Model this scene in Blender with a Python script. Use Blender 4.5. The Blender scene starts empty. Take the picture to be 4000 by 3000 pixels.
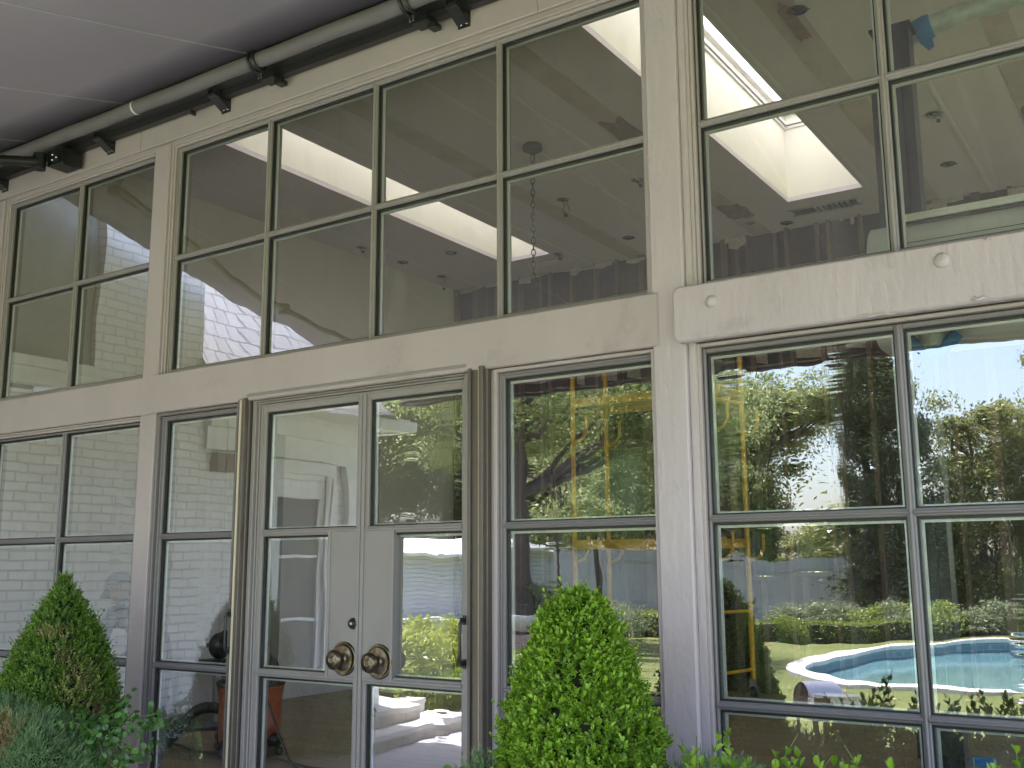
import bpy, math, random
import numpy as np
from mathutils import Vector, Matrix, noise
random.seed(7); RNG = np.random.default_rng(7)
sc = bpy.context.scene
COL = sc.collection
rad = math.radians

# ------------------------------------------------------------------ camera
cam_d = bpy.data.cameras.new('camera'); cam = bpy.data.objects.new('camera', cam_d); COL.objects.link(cam)
yaw, pit, rol = 0.5864383350647038, 0.17532994099133928, -0.00566036609248193
fw = Vector((-math.sin(yaw)*math.cos(pit), math.cos(yaw)*math.cos(pit), math.sin(pit)))
rt = Vector((math.cos(yaw), math.sin(yaw), 0)); up = rt.cross(fw)
rr = rt*math.cos(rol) + up*math.sin(rol); uu = -rt*math.sin(rol) + up*math.cos(rol)
Mx = Matrix((rr, uu, -fw)).transposed().to_4x4(); Mx.translation = Vector((0, -4.2, 1.45))
cam.matrix_world = Mx
cam_d.sensor_width = 36; cam_d.lens = 36.4612; cam_d.clip_start = 0.02; cam_d.clip_end = 900
sc.camera = cam

# ------------------------------------------------------------------ world, sun, exposure
SUN = Vector((-0.22, -0.14, 1.0)).normalized()
elev = math.asin(SUN.z); rot = math.atan2(SUN.x, SUN.y)
w = bpy.data.worlds.new('World'); sc.world = w; w.use_nodes = True
nt = w.node_tree; nt.nodes.clear()
sky = nt.nodes.new('ShaderNodeTexSky'); sky.sky_type = 'NISHITA'; sky.sun_disc = False
sky.sun_elevation = elev; sky.sun_rotation = rot; sky.air_density = 1.0; sky.dust_density = 3.0; sky.ozone_density = 1.0
bg = nt.nodes.new('ShaderNodeBackground'); bg.inputs['Strength'].default_value = 0.15
wo = nt.nodes.new('ShaderNodeOutputWorld')
nt.links.new(sky.outputs[0], bg.inputs[0]); nt.links.new(bg.outputs[0], wo.inputs[0])
sd = bpy.data.lights.new('sun', 'SUN'); sd.energy = 4.2; sd.angle = rad(0.5); sd.color = (1.0, 0.965, 0.93)
so = bpy.data.objects.new('sun', sd); COL.objects.link(so)
so.rotation_euler = (-SUN).to_track_quat('-Z', 'Y').to_euler(); so.location = (-4, 0, 30)
sc.view_settings.view_transform = 'Standard'; sc.view_settings.look = 'None'
sc.view_settings.exposure = 2.95; sc.view_settings.gamma = 1.0; sc.view_settings.use_curve_mapping = False
cy = sc.cycles
cy.use_denoising = True
try: cy.denoiser = 'OPENIMAGEDENOISE'; cy.denoising_prefilter = 'ACCURATE'
except Exception: pass
cy.max_bounces = 9; cy.diffuse_bounces = 4; cy.glossy_bounces = 4; cy.transmission_bounces = 6; cy.transparent_max_bounces = 16
cy.caustics_reflective = False; cy.caustics_refractive = False; cy.sample_clamp_indirect = 6.0

# ------------------------------------------------------------------ materials
def nodes(name):
    m = bpy.data.materials.new(name); m.use_nodes = True
    t = m.node_tree; t.nodes.clear()
    o = t.nodes.new('ShaderNodeOutputMaterial')
    return m, t, o
def N(t, typ, **kw):
    n = t.nodes.new(typ)
    for k, v in kw.items():
        if k in n.inputs: n.inputs[k].default_value = v
        else: setattr(n, k, v)
    return n
def pbr(name, c, rough=0.6,  metal=0.0, vary=0.12, vs=6.0, bump=0.0, bs=60.0, c2=None, spec=0.5, stretch=(1, 1, 1), trans=0.0):
    m, t, o = nodes(name)
    b = N(t, 'ShaderNodeBsdfPrincipled'); b.inputs['Roughness'].default_value = rough; b.inputs['Metallic'].default_value = metal
    b.inputs['Specular IOR Level'].default_value = spec
    g = N(t, 'ShaderNodeNewGeometry'); mp = N(t, 'ShaderNodeMapping'); mp.inputs['Scale'].default_value = stretch
    t.links.new(g.outputs['Position'], mp.inputs[0])
    nz = N(t, 'ShaderNodeTexNoise'); nz.inputs['Scale'].default_value = vs; nz.inputs['Detail'].default_value = 6; nz.inputs['Roughness'].default_value = 0.6
    t.links.new(mp.outputs[0], nz.inputs[0])
    r = N(t, 'ShaderNodeValToRGB'); e = r.color_ramp.elements
    c2 = c2 or tuple(x*(1-vary*1.6) for x in c)
    e[0].position = 0.3; e[1].position = 0.72
    e[0].color = (*c2, 1); e[1].color = (*[min(1, x*(1+vary*0.5)) for x in c], 1)
    t.links.new(nz.outputs[0], r.inputs[0]); t.links.new(r.outputs[0], b.inputs['Base Color'])
    if name.endswith('beige_paint') or 'taupe' in name:      # rubbed dirt and small chips in the paint
        d1 = N(t, 'ShaderNodeTexNoise'); d1.inputs['Scale'].default_value = 3.1; d1.inputs['Detail'].default_value = 12; d1.inputs['Roughness'].default_value = 0.75; t.links.new(g.outputs['Position'], d1.inputs[0])
        d2 = N(t, 'ShaderNodeMapRange'); d2.inputs[1].default_value = 0.56; d2.inputs[2].default_value = 0.74; d2.inputs[3].default_value = 0.0; d2.inputs[4].default_value = 0.36; t.links.new(d1.outputs[0], d2.inputs[0])
        dm = N(t, 'ShaderNodeMix', data_type='RGBA'); dm.inputs[7].default_value = (c[0]*0.42, c[1]*0.40, c[2]*0.36, 1); t.links.new(d2.outputs[0], dm.inputs[0]); t.links.new(r.outputs[0], dm.inputs[6]); t.links.new(dm.outputs[2], b.inputs['Base Color'])
    if bump > 0:
        n2 = N(t, 'ShaderNodeTexNoise'); n2.inputs['Scale'].default_value = bs; n2.inputs['Detail'].default_value = 4
        t.links.new(mp.outputs[0], n2.inputs[0])
        bp = N(t, 'ShaderNodeBump'); bp.inputs['Strength'].default_value = bump; bp.inputs['Distance'].default_value = 0.01
        t.links.new(n2.outputs[0], bp.inputs['Height']); t.links.new(bp.outputs[0], b.inputs['Normal'])
    if trans > 0:
        tr = N(t, 'ShaderNodeBsdfTranslucent'); t.links.new(r.outputs[0], tr.inputs[0])
        mx = N(t, 'ShaderNodeMixShader'); mx.inputs[0].default_value = trans
        t.links.new(b.outputs[0], mx.inputs[1]); t.links.new(tr.outputs[0], mx.inputs[2]); t.links.new(mx.outputs[0], o.inputs[0])
    else: t.links.new(b.outputs[0], o.inputs[0])
    return m
def leafmat(name, cols, trans=0.35, rough=0.42, big=0.0):
    """colour differs leaf by leaf; big>0 adds patches of drier leaves"""
    m, t, o = nodes(name)
    g = N(t, 'ShaderNodeNewGeometry'); r = N(t, 'ShaderNodeValToRGB'); e = r.color_ramp.elements
    while len(e) < len(cols): e.new(0.5)
    for i, c in enumerate(cols): e[i].position = i/(len(cols)-1); e[i].color = (*c, 1)
    src = g.outputs['Random Per Island']
    t.links.new(src, r.inputs[0]); colout = r.outputs[0]
    if big > 0:
        nz = N(t, 'ShaderNodeTexNoise'); nz.inputs['Scale'].default_value = 5.0; t.links.new(g.outputs['Position'], nz.inputs[0])
        mr = N(t, 'ShaderNodeMapRange'); mr.inputs[1].default_value = 0.60-big*0.1; mr.inputs[2].default_value = 0.70-big*0.1
        t.links.new(nz.outputs[0], mr.inputs[0])
        mul = N(t, 'ShaderNodeMath', operation='MULTIPLY'); gt = N(t, 'ShaderNodeMath', operation='GREATER_THAN'); gt.inputs[1].default_value = 0.25
        t.links.new(src, gt.inputs[0]); t.links.new(gt.outputs[0], mul.inputs[0]); t.links.new(mr.outputs[0], mul.inputs[1])
        mc = N(t, 'ShaderNodeMix', data_type='RGBA'); mc.inputs[7].default_value = (0.42, 0.29, 0.13, 1)
        t.links.new(mul.outputs[0], mc.inputs[0]); t.links.new(colout, mc.inputs[6]); colout = mc.outputs[2]
    b = N(t, 'ShaderNodeBsdfPrincipled'); b.inputs['Roughness'].default_value = rough; b.inputs['Specular IOR Level'].default_value = 0.45
    t.links.new(colout, b.inputs['Base Color'])
    tr = N(t, 'ShaderNodeBsdfTranslucent')
    hs = N(t, 'ShaderNodeHueSaturation'); hs.inputs['Value'].default_value = 1.25; hs.inputs['Hue'].default_value = 0.485
    t.links.new(colout, hs.inputs['Color']); t.links.new(hs.outputs[0], tr.inputs[0])
    mx = N(t, 'ShaderNodeMixShader'); mx.inputs[0].default_value = trans
    t.links.new(b.outputs[0], mx.inputs[1]); t.links.new(tr.outputs[0], mx.inputs[2]); t.links.new(mx.outputs[0], o.inputs[0])
    return m
def brickmat(name, c, mortar, bw, rh, ms, bump=0.5, axis='wall', rough=0.7, c2=None, dist=0.0, off=0.5):
    m, t, o = nodes(name)
    g = N(t, 'ShaderNodeNewGeometry'); s = N(t, 'ShaderNodeSeparateXYZ'); t.links.new(g.outputs['Position'], s.inputs[0])
    a = N(t, 'ShaderNodeMath', operation='ADD'); t.links.new(s.outputs[0], a.inputs[0]); t.links.new(s.outputs[1], a.inputs[1])
    cb = N(t, 'ShaderNodeCombineXYZ')
    if axis == 'wall': t.links.new(a.outputs[0], cb.inputs[0]); t.links.new(s.outputs[2], cb.inputs[1])
    elif axis == 'roof':
        t.links.new(s.outputs[1], cb.inputs[0]); k = N(t, 'ShaderNodeMath', operation='MULTIPLY'); k.inputs[1].default_value = 1.3
        t.links.new(s.outputs[2], k.inputs[0]); t.links.new(k.outputs[0], cb.inputs[1])
    else: t.links.new(s.outputs[0], cb.inputs[0]); t.links.new(s.outputs[1], cb.inputs[1])
    vec = cb.outputs[0]
    if dist > 0:
        nz = N(t, 'ShaderNodeTexNoise'); nz.inputs['Scale'].default_value = 7; t.links.new(vec, nz.inputs[0])
        vm = N(t, 'ShaderNodeVectorMath', operation='MULTIPLY_ADD'); vm.inputs[1].default_value = (dist, dist, 0)
        t.links.new(nz.outputs['Color'], vm.inputs[0]); t.links.new(vec, vm.inputs[2]); vec = vm.outputs[0]
    br = N(t, 'ShaderNodeTexBrick'); br.offset = off
    br.inputs['Color1'].default_value = (*c, 1); br.inputs['Color2'].default_value = (*(c2 or tuple(x*0.93 for x in c)), 1)
    br.inputs['Mortar'].default_value = (*mortar, 1); br.inputs['Scale'].default_value = 1; br.inputs['Brick Width'].default_value = bw
    br.inputs['Row Height'].default_value = rh; br.inputs['Mortar Size'].default_value = ms; br.inputs['Mortar Smooth'].default_value = 0.3
    t.links.new(vec, br.inputs['Vector'])
    b = N(t, 'ShaderNodeBsdfPrincipled'); b.inputs['Roughness'].default_value = rough
    n3 = N(t, 'ShaderNodeTexNoise'); n3.inputs['Scale'].default_value = 4; n3.inputs['Detail'].default_value = 6
    t.links.new(g.outputs['Position'], n3.inputs[0])
    mr = N(t, 'ShaderNodeMapRange'); mr.inputs[3].default_value = 0.86; mr.inputs[4].default_value = 1.1; t.links.new(n3.outputs[0], mr.inputs[0])
    vm2 = N(t, 'ShaderNodeVectorMath', operation='SCALE'); t.links.new(br.outputs['Color'], vm2.inputs[0]); t.links.new(mr.outputs[0], vm2.inputs['Scale'])
    t.links.new(vm2.outputs[0], b.inputs['Base Color'])
    bp = N(t, 'ShaderNodeBump'); bp.invert = True; bp.inputs['Strength'].default_value = bump; bp.inputs['Distance'].default_value = 0.02
    t.links.new(br.outputs['Fac'], bp.inputs['Height']); t.links.new(bp.outputs[0], b.inputs['Normal'])
    t.links.new(b.outputs[0], o.inputs[0])
    return m
def glassmat(name, mult=4.6, wav=0.0048, tint=(0.96, 0.96, 0.95)):
    m, t, o = nodes(name)
    fr = N(t, 'ShaderNodeFresnel'); fr.inputs[0].default_value = 1.5
    k = N(t, 'ShaderNodeMath', operation='MULTIPLY', use_clamp=True); k.inputs[1].default_value = mult
    ad = N(t, 'ShaderNodeMath', operation='ADD', use_clamp=True); ad.inputs[1].default_value = 0.02
    t.links.new(fr.outputs[0], k.inputs[0]); t.links.new(k.outputs[0], ad.inputs[0])
    tp = N(t, 'ShaderNodeBsdfTransparent'); tp.inputs[0].default_value = (*tint, 1)
    gl = N(t, 'ShaderNodeBsdfGlossy'); gl.inputs['Roughness'].default_value = 0.0; gl.inputs[0].default_value = (0.97, 0.97, 1.0, 1)
    g = N(t, 'ShaderNodeNewGeometry'); mp = N(t, 'ShaderNodeMapping'); mp.inputs['Scale'].default_value = (1.0, 1.0, 0.55)
    t.links.new(g.outputs['Position'], mp.inputs[0])
    n1 = N(t, 'ShaderNodeTexNoise'); n1.inputs['Scale'].default_value = 1.7; n1.inputs['Detail'].default_value = 2.5; n1.inputs['Roughness'].default_value = 0.35
    t.links.new(mp.outputs[0], n1.inputs[0])
    b1 = N(t, 'ShaderNodeBump'); b1.inputs['Strength'].default_value = 1.0; b1.inputs['Distance'].default_value = wav
    t.links.new(n1.outputs[0], b1.inputs['Height'])
    # fine horizontal ripples in narrow vertical bands of the old panes
    mp2 = N(t, 'ShaderNodeMapping'); mp2.inputs['Scale'].default_value = (1.0, 1.0, 26.0); t.links.new(g.outputs['Position'], mp2.inputs[0])
    n2 = N(t, 'ShaderNodeTexNoise'); n2.inputs['Scale'].default_value = 1.6; n2.inputs['Detail'].default_value = 1.0; t.links.new(mp2.outputs[0], n2.inputs[0])
    mp3 = N(t, 'ShaderNodeMapping'); mp3.inputs['Scale'].default_value = (1.0, 1.0, 0.12); t.links.new(g.outputs['Position'], mp3.inputs[0])
    n3 = N(t, 'ShaderNodeTexNoise'); n3.inputs['Scale'].default_value = 4.5; n3.inputs['Detail'].default_value = 0.0; t.links.new(mp3.outputs[0], n3.inputs[0])
    mr = N(t, 'ShaderNodeMapRange'); mr.inputs[1].default_value = 0.665; mr.inputs[2].default_value = 0.77; t.links.new(n3.outputs[0], mr.inputs[0])
    mm = N(t, 'ShaderNodeMath', operation='MULTIPLY'); t.links.new(n2.outputs[0], mm.inputs[0]); t.links.new(mr.outputs[0], mm.inputs[1])
    b2 = N(t, 'ShaderNodeBump'); b2.inputs['Strength'].default_value = 1.0; b2.inputs['Distance'].default_value = wav*0.09
    t.links.new(mm.outputs[0], b2.inputs['Height']); t.links.new(b1.outputs[0], b2.inputs['Normal'])
    t.links.new(b2.outputs[0], gl.inputs['Normal'])
    mx = N(t, 'ShaderNodeMixShader'); t.links.new(ad.outputs[0], mx.inputs[0]); t.links.new(tp.outputs[0], mx.inputs[1]); t.links.new(gl.outputs[0], mx.inputs[2])
    mp4 = N(t, 'ShaderNodeMapping'); mp4.inputs['Scale'].default_value = (3.0, 1.0, 0.7); mp4.inputs['Rotation'].default_value = (0, 0.5, 0); t.links.new(g.outputs['Position'], mp4.inputs[0])
    n4 = N(t, 'ShaderNodeTexNoise'); n4.inputs['Scale'].default_value = 2.2; n4.inputs['Detail'].default_value = 9; n4.inputs['Roughness'].default_value = 0.72; t.links.new(mp4.outputs[0], n4.inputs[0])
    m4 = N(t, 'ShaderNodeMapRange'); m4.inputs[1].default_value = 0.48; m4.inputs[2].default_value = 0.80; m4.inputs[3].default_value = 0.004; m4.inputs[4].default_value = 0.085; t.links.new(n4.outputs[0], m4.inputs[0])
    df = N(t, 'ShaderNodeBsdfDiffuse'); df.inputs[0].default_value = (0.55, 0.54, 0.52, 1)
    md = N(t, 'ShaderNodeMixShader'); t.links.new(m4.outputs[0], md.inputs[0]); t.links.new(mx.outputs[0], md.inputs[1]); t.links.new(df.outputs[0], md.inputs[2])
    t.links.new(md.outputs[0], o.inputs[0])
    return m
def clearmat(name, tint):
    m, t, o = nodes(name); tp = N(t, 'ShaderNodeBsdfTransparent'); tp.inputs[0].default_value = (*tint, 1); t.links.new(tp.outputs[0], o.inputs[0]); return m

M = {}
M['paint'] = pbr('beige_paint', (0.41, 0.338, 0.338), 0.42, vary=0.05, vs=2.2, bump=0.22, bs=26, stretch=(1, 1, 0.45), spec=0.4)
M['paint_rough'] = pbr('thick_beige_paint', (0.46, 0.383, 0.40), 0.40, vary=0.05, vs=3, bump=0.7, bs=30, stretch=(1, 1, 0.35), spec=0.45)
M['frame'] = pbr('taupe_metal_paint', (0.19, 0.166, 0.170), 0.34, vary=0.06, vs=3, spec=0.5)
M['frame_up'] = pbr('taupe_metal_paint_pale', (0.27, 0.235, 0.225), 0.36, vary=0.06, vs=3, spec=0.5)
M['doorpaint'] = pbr('door_taupe_paint', (0.26, 0.226, 0.214), 0.45, vary=0.04, vs=3)
M['gasket'] = pbr('black_gasket', (0.012, 0.012, 0.013), 0.5)
M['silver'] = pbr('aluminium_spacer', (0.92, 0.91, 0.90), 0.35, metal=0.3, vary=0.03)
M['glass'] = glassmat('window_glass')
M['glassback'] = clearmat('glass_inner_face', (0.97, 0.98, 0.97))
M['bronzeframe'] = pbr('bronze_aluminium', (0.12, 0.095, 0.08), 0.4, metal=0.2, vary=0.05)
M['cream'] = pbr('cream_strip', (0.60, 0.50, 0.36), 0.5, vary=0.06)
M['knob'] = pbr('aged_bronze', (0.22, 0.17, 0.11), 0.28, metal=1.0, vary=0.3, vs=30, c2=(0.10, 0.075, 0.05))
M['brass'] = pbr('brass_key_face', (0.75, 0.65, 0.25), 0.3, metal=0.9)
M['darkmetal'] = pbr('charcoal_metal', (0.022, 0.020, 0.021), 0.38, vary=0.1, spec=0.5)
M['black'] = pbr('black_plastic', (0.015, 0.015, 0.017), 0.35, vary=0.1)
M['fabric'] = pbr('grey_awning_fabric', (0.315, 0.285, 0.315), 0.85, vary=0.05, vs=1.2, bump=0.12, bs=420, trans=0.085, spec=0.1)
M['fabricroll'] = pbr('grey_awning_roll', (0.16, 0.142, 0.15), 0.6, vary=0.08, vs=14, bump=0.3, bs=18, stretch=(0.25, 1, 1), spec=0.25)
M['thread'] = pbr('pale_seam_thread', (0.62, 0.60, 0.60), 0.7)
M['screw'] = pbr('zinc_screw', (0.7, 0.7, 0.7), 0.25, metal=1.0)
M['ceil'] = pbr('ceiling_board', (0.70, 0.63, 0.72), 0.9, vary=0.05, vs=0.8, spec=0.1)
M['ceilwhite'] = pbr('white_shaft_paint', (0.84, 0.82, 0.76), 0.7, vary=0.02)
M['tape'] = pbr('ceiling_joint_strip', (0.57, 0.49, 0.49), 0.9, vary=0.12, vs=3)
M['tapelight'] = pbr('joint_compound', (0.745, 0.685, 0.75), 0.9, vary=0.04)
M['brownpatch'] = pbr('bare_brown_patch', (0.34, 0.24, 0.19), 0.9, vary=0.3, vs=14, c2=(0.17, 0.11, 0.09))
M['drywall'] = pbr('drywall', (0.58, 0.53, 0.53), 0.85, vary=0.05, vs=1.0)
M['stud'] = pbr('old_brown_stud', (0.155, 0.095, 0.082), 0.85, vary=0.3, vs=5, stretch=(1, 1, 0.15), c2=(0.085, 0.055, 0.048))
M['sheath'] = pbr('dark_sheathing', (0.06, 0.038, 0.037), 0.95, vary=0.4, vs=12, c2=(0.035, 0.026, 0.024))
M['paper'] = pbr('torn_backing_paper', (0.42, 0.37, 0.31), 0.9, vary=0.2, vs=20)
M['floor'] = brickmat('wood_floor', (0.27, 0.20, 0.12), (0.05, 0.035, 0.025), 2.4, 0.28, 0.006, 0.3, axis='flat', rough=0.45, c2=(0.22, 0.165, 0.095))
M['trim'] = pbr('white_trim', (0.74, 0.73, 0.72), 0.5, vary=0.05)
M['brick'] = brickmat('white_painted_brick', (0.84, 0.82, 0.83), (0.56, 0.55, 0.55), 0.225, 0.0765, 0.009, 0.55, dist=0.012)
M['shingle'] = brickmat('grey_white_shingles', (0.22, 0.225, 0.25), (0.09, 0.09, 0.105), 0.20, 0.24, 0.012, 0.8, axis='roof', dist=0.03, c2=(0.18, 0.185, 0.21))
M['siding'] = brickmat('grey_lap_siding', (0.50, 0.51, 0.56), (0.26, 0.26, 0.30), 3.0, 0.13, 0.012, 0.6, dist=0.03)
M['fence'] = pbr('weathered_grey_boards', (0.42, 0.42, 0.47), 0.85, vary=0.14, vs=2, stretch=(6, 6, 0.5))
M['stone'] = pbr('pale_stone', (0.62, 0.59, 0.55), 0.75, vary=0.07, vs=4, bump=0.2, bs=40)
M['riser'] = brickmat('painted_brick_riser', (0.46, 0.42, 0.36), (0.24, 0.21, 0.18), 0.22, 0.16, 0.008, 0.5)
M['pave'] = brickmat('terrace_paving', (0.46, 0.44, 0.47), (0.2, 0.19, 0.2), 0.9, 0.6, 0.006, 0.3, axis='flat')
M['redbrick'] = brickmat('pale_red_brick', (0.42, 0.24, 0.19), (0.5, 0.45, 0.4), 0.2, 0.07, 0.01, 0.5)
M['water'] = pbr('pool_water', (0.16, 0.30, 0.31), 0.06, vary=0.35, vs=0.5, bump=0.25, bs=3, c2=(0.10, 0.22, 0.25))
M['tile'] = brickmat('pool_tile', (0.13, 0.24, 0.28), (0.3, 0.36, 0.38), 0.1, 0.1, 0.008, 0.2)
M['bark'] = pbr('bark', (0.11, 0.085, 0.075), 0.9, vary=0.35, vs=10, bump=0.9, bs=22, stretch=(2, 2, 0.3), c2=(0.05, 0.038, 0.035))
M['twig'] = pbr('green_twig', (0.13, 0.15, 0.05), 0.7)
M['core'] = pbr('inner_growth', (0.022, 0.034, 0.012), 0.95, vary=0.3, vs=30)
M['pot'] = pbr('grey_planter', (0.27, 0.26, 0.25), 0.6, vary=0.12, vs=8)
M['soil'] = pbr('soil', (0.05, 0.035, 0.025), 0.95)
M['orange'] = pbr('orange_plastic', (0.42, 0.085, 0.028), 0.42, vary=0.2, vs=8)
M['yellow'] = pbr('scaffold_yellow', (0.74, 0.40, 0.03), 0.4, vary=0.2, vs=12)
M['galv'] = pbr('galvanised', (0.5, 0.5, 0.5), 0.35, metal=0.9)
M['mint'] = pbr('pale_mint_white', (0.92, 0.90, 0.90), 0.5, vary=0.04, vs=5)
M['plasticwrap'] = pbr('milky_plastic_wrap', (0.62, 0.66, 0.60), 0.3, vary=0.15, vs=14, bump=0.9, bs=14, c2=(0.45, 0.48, 0.45))
M['blue'] = pbr('blue_tape', (0.05, 0.24, 0.58), 0.55, vary=0.12, vs=20)
M['steel'] = pbr('dark_steel', (0.05, 0.045, 0.055), 0.4, vary=0.2, vs=8)
M['stain'] = pbr('stainless', (0.55, 0.54, 0.56), 0.3, metal=0.9, vary=0.1)
M['rust'] = pbr('brown_wood', (0.14, 0.09, 0.07), 0.7, vary=0.4, vs=14, stretch=(1, 1, 0.2))
M['fixture'] = pbr('bronze_fixture', (0.035, 0.030, 0.022), 0.6, metal=0.0)
M['skin'] = pbr('skin', (0.28, 0.15, 0.10), 0.55, vary=0.05)
M['cloth'] = pbr('grey_work_shirt', (0.16, 0.16, 0.18), 0.9, vary=0.15, bump=0.3, bs=40)
M['jeans'] = pbr('dark_trousers', (0.06, 0.065, 0.085), 0.9, vary=0.15)
M['cap'] = pbr('grey_cap', (0.12, 0.12, 0.13), 0.8)
M['hivis'] = pbr('yellow_collar', (0.5, 0.55, 0.15), 0.7)
M['domeskin'] = clearmat('x', (1, 1, 1))
# skylight glazing: white diffusing sheet
m_, t_, o_ = nodes('diffusing_skylight'); tr_ = N(t_, 'ShaderNodeBsdfTranslucent'); tr_.inputs[0].default_value = (0.55, 0.54, 0.51, 1); t_.links.new(tr_.outputs[0], o_.inputs[0]); M['diff'] = m_
m_, t_, o_ = nodes('milky_dimming_sheet'); tr_ = N(t_, 'ShaderNodeBsdfTranslucent'); tr_.inputs[0].default_value = (0.15, 0.165, 0.13, 1); t_.links.new(tr_.outputs[0], o_.inputs[0]); M['sheet'] = m_  # dims the view through the back wall openings
# leaves
M['box_bright'] = leafmat('boxwood_leaves_bright', [(0.09, 0.17, 0.015), (0.18, 0.32, 0.025), (0.28, 0.46, 0.04), (0.42, 0.62, 0.08)], 0.42, 0.36)
M['box_mid'] = leafmat('boxwood_leaves_mid', [(0.06, 0.12, 0.02), (0.11, 0.21, 0.03), (0.18, 0.32, 0.045), (0.28, 0.44, 0.07)], 0.4, 0.4, big=0.0)
M['box_dry'] = leafmat('boxwood_leaves_dry', [(0.30, 0.19, 0.08), (0.45, 0.33, 0.17), (0.22, 0.20, 0.06), (0.55, 0.44, 0.26)], 0.3, 0.5)
M['ivy'] = leafmat('ivy_leaves', [(0.03, 0.08, 0.02), (0.06, 0.15, 0.03), (0.14, 0.28, 0.05)], 0.25, 0.3)
M['herb'] = leafmat('feathery_leaves', [(0.11, 0.19, 0.075), (0.17, 0.27, 0.11), (0.24, 0.36, 0.15)], 0.3, 0.5)
M['herbdry'] = leafmat('feathery_leaves_dry', [(0.26, 0.20, 0.08), (0.42, 0.25, 0.12), (0.24, 0.28, 0.09)], 0.3, 0.5)
M['tree_a'] = leafmat('tree_leaves', [(0.11, 0.15, 0.06), (0.19, 0.25, 0.09), (0.30, 0.36, 0.14), (0.46, 0.50, 0.25)], 0.45, 0.4)
M['tree_b'] = leafmat('evergreen_leaves', [(0.04, 0.065, 0.025), (0.08, 0.115, 0.045), (0.16, 0.20, 0.09)], 0.3, 0.28)
M['tree_c'] = leafmat('yellow_green_tree_leaves', [(0.14, 0.17, 0.06), (0.24, 0.28, 0.10), (0.38, 0.40, 0.16)], 0.45, 0.4)
M['hedge'] = leafmat('clipped_hedge_leaves', [(0.13, 0.19, 0.03), (0.22, 0.31, 0.055), (0.32, 0.41, 0.08)], 0.3, 0.4)
M['yellowshrub'] = leafmat('golden_shrub_leaves', [(0.16, 0.22, 0.03), (0.27, 0.34, 0.05), (0.38, 0.43, 0.09)], 0.45, 0.4)
M['greyshrub'] = leafmat('grey_green_shrub_leaves', [(0.14, 0.18, 0.09), (0.23, 0.28, 0.15), (0.33, 0.38, 0.22)], 0.3, 0.45)
# lawn
def lawnmat():
    m, t, o = nodes('lawn'); g = N(t, 'ShaderNodeNewGeometry')
    a = N(t, 'ShaderNodeTexNoise'); a.inputs['Scale'].default_value = 0.6; a.inputs['Detail'].default_value = 8
    f = N(t, 'ShaderNodeTexNoise'); f.inputs['Scale'].default_value = 45; f.inputs['Detail'].default_value = 3
    t.links.new(g.outputs['Position'], a.inputs[0]); t.links.new(g.outputs['Position'], f.inputs[0])
    mi = N(t, 'ShaderNodeMix', data_type='FLOAT'); mi.inputs[0].default_value = 0.45; t.links.new(a.outputs[0], mi.inputs[2]); t.links.new(f.outputs[0], mi.inputs[3])
    r = N(t, 'ShaderNodeValToRGB'); e = r.color_ramp.elements; e[0].position = 0.3; e[1].position = 0.7
    e[0].color = (0.12, 0.155, 0.05, 1); e[1].color = (0.24, 0.265, 0.10, 1)
    t.links.new(mi.outputs[0], r.inputs[0]); b = N(t, 'ShaderNodeBsdfPrincipled'); b.inputs['Roughness'].default_value = 0.9; b.inputs['Specular IOR Level'].default_value = 0.1
    t.links.new(r.outputs[0], b.inputs['Base Color'])
    bp = N(t, 'ShaderNodeBump'); bp.inputs['Distance'].default_value = 0.05; t.links.new(f.outputs[0], bp.inputs['Height']); t.links.new(bp.outputs[0], b.inputs['Normal'])
    t.links.new(b.outputs[0], o.inputs[0]); return m
M['lawn'] = lawnmat()

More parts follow.
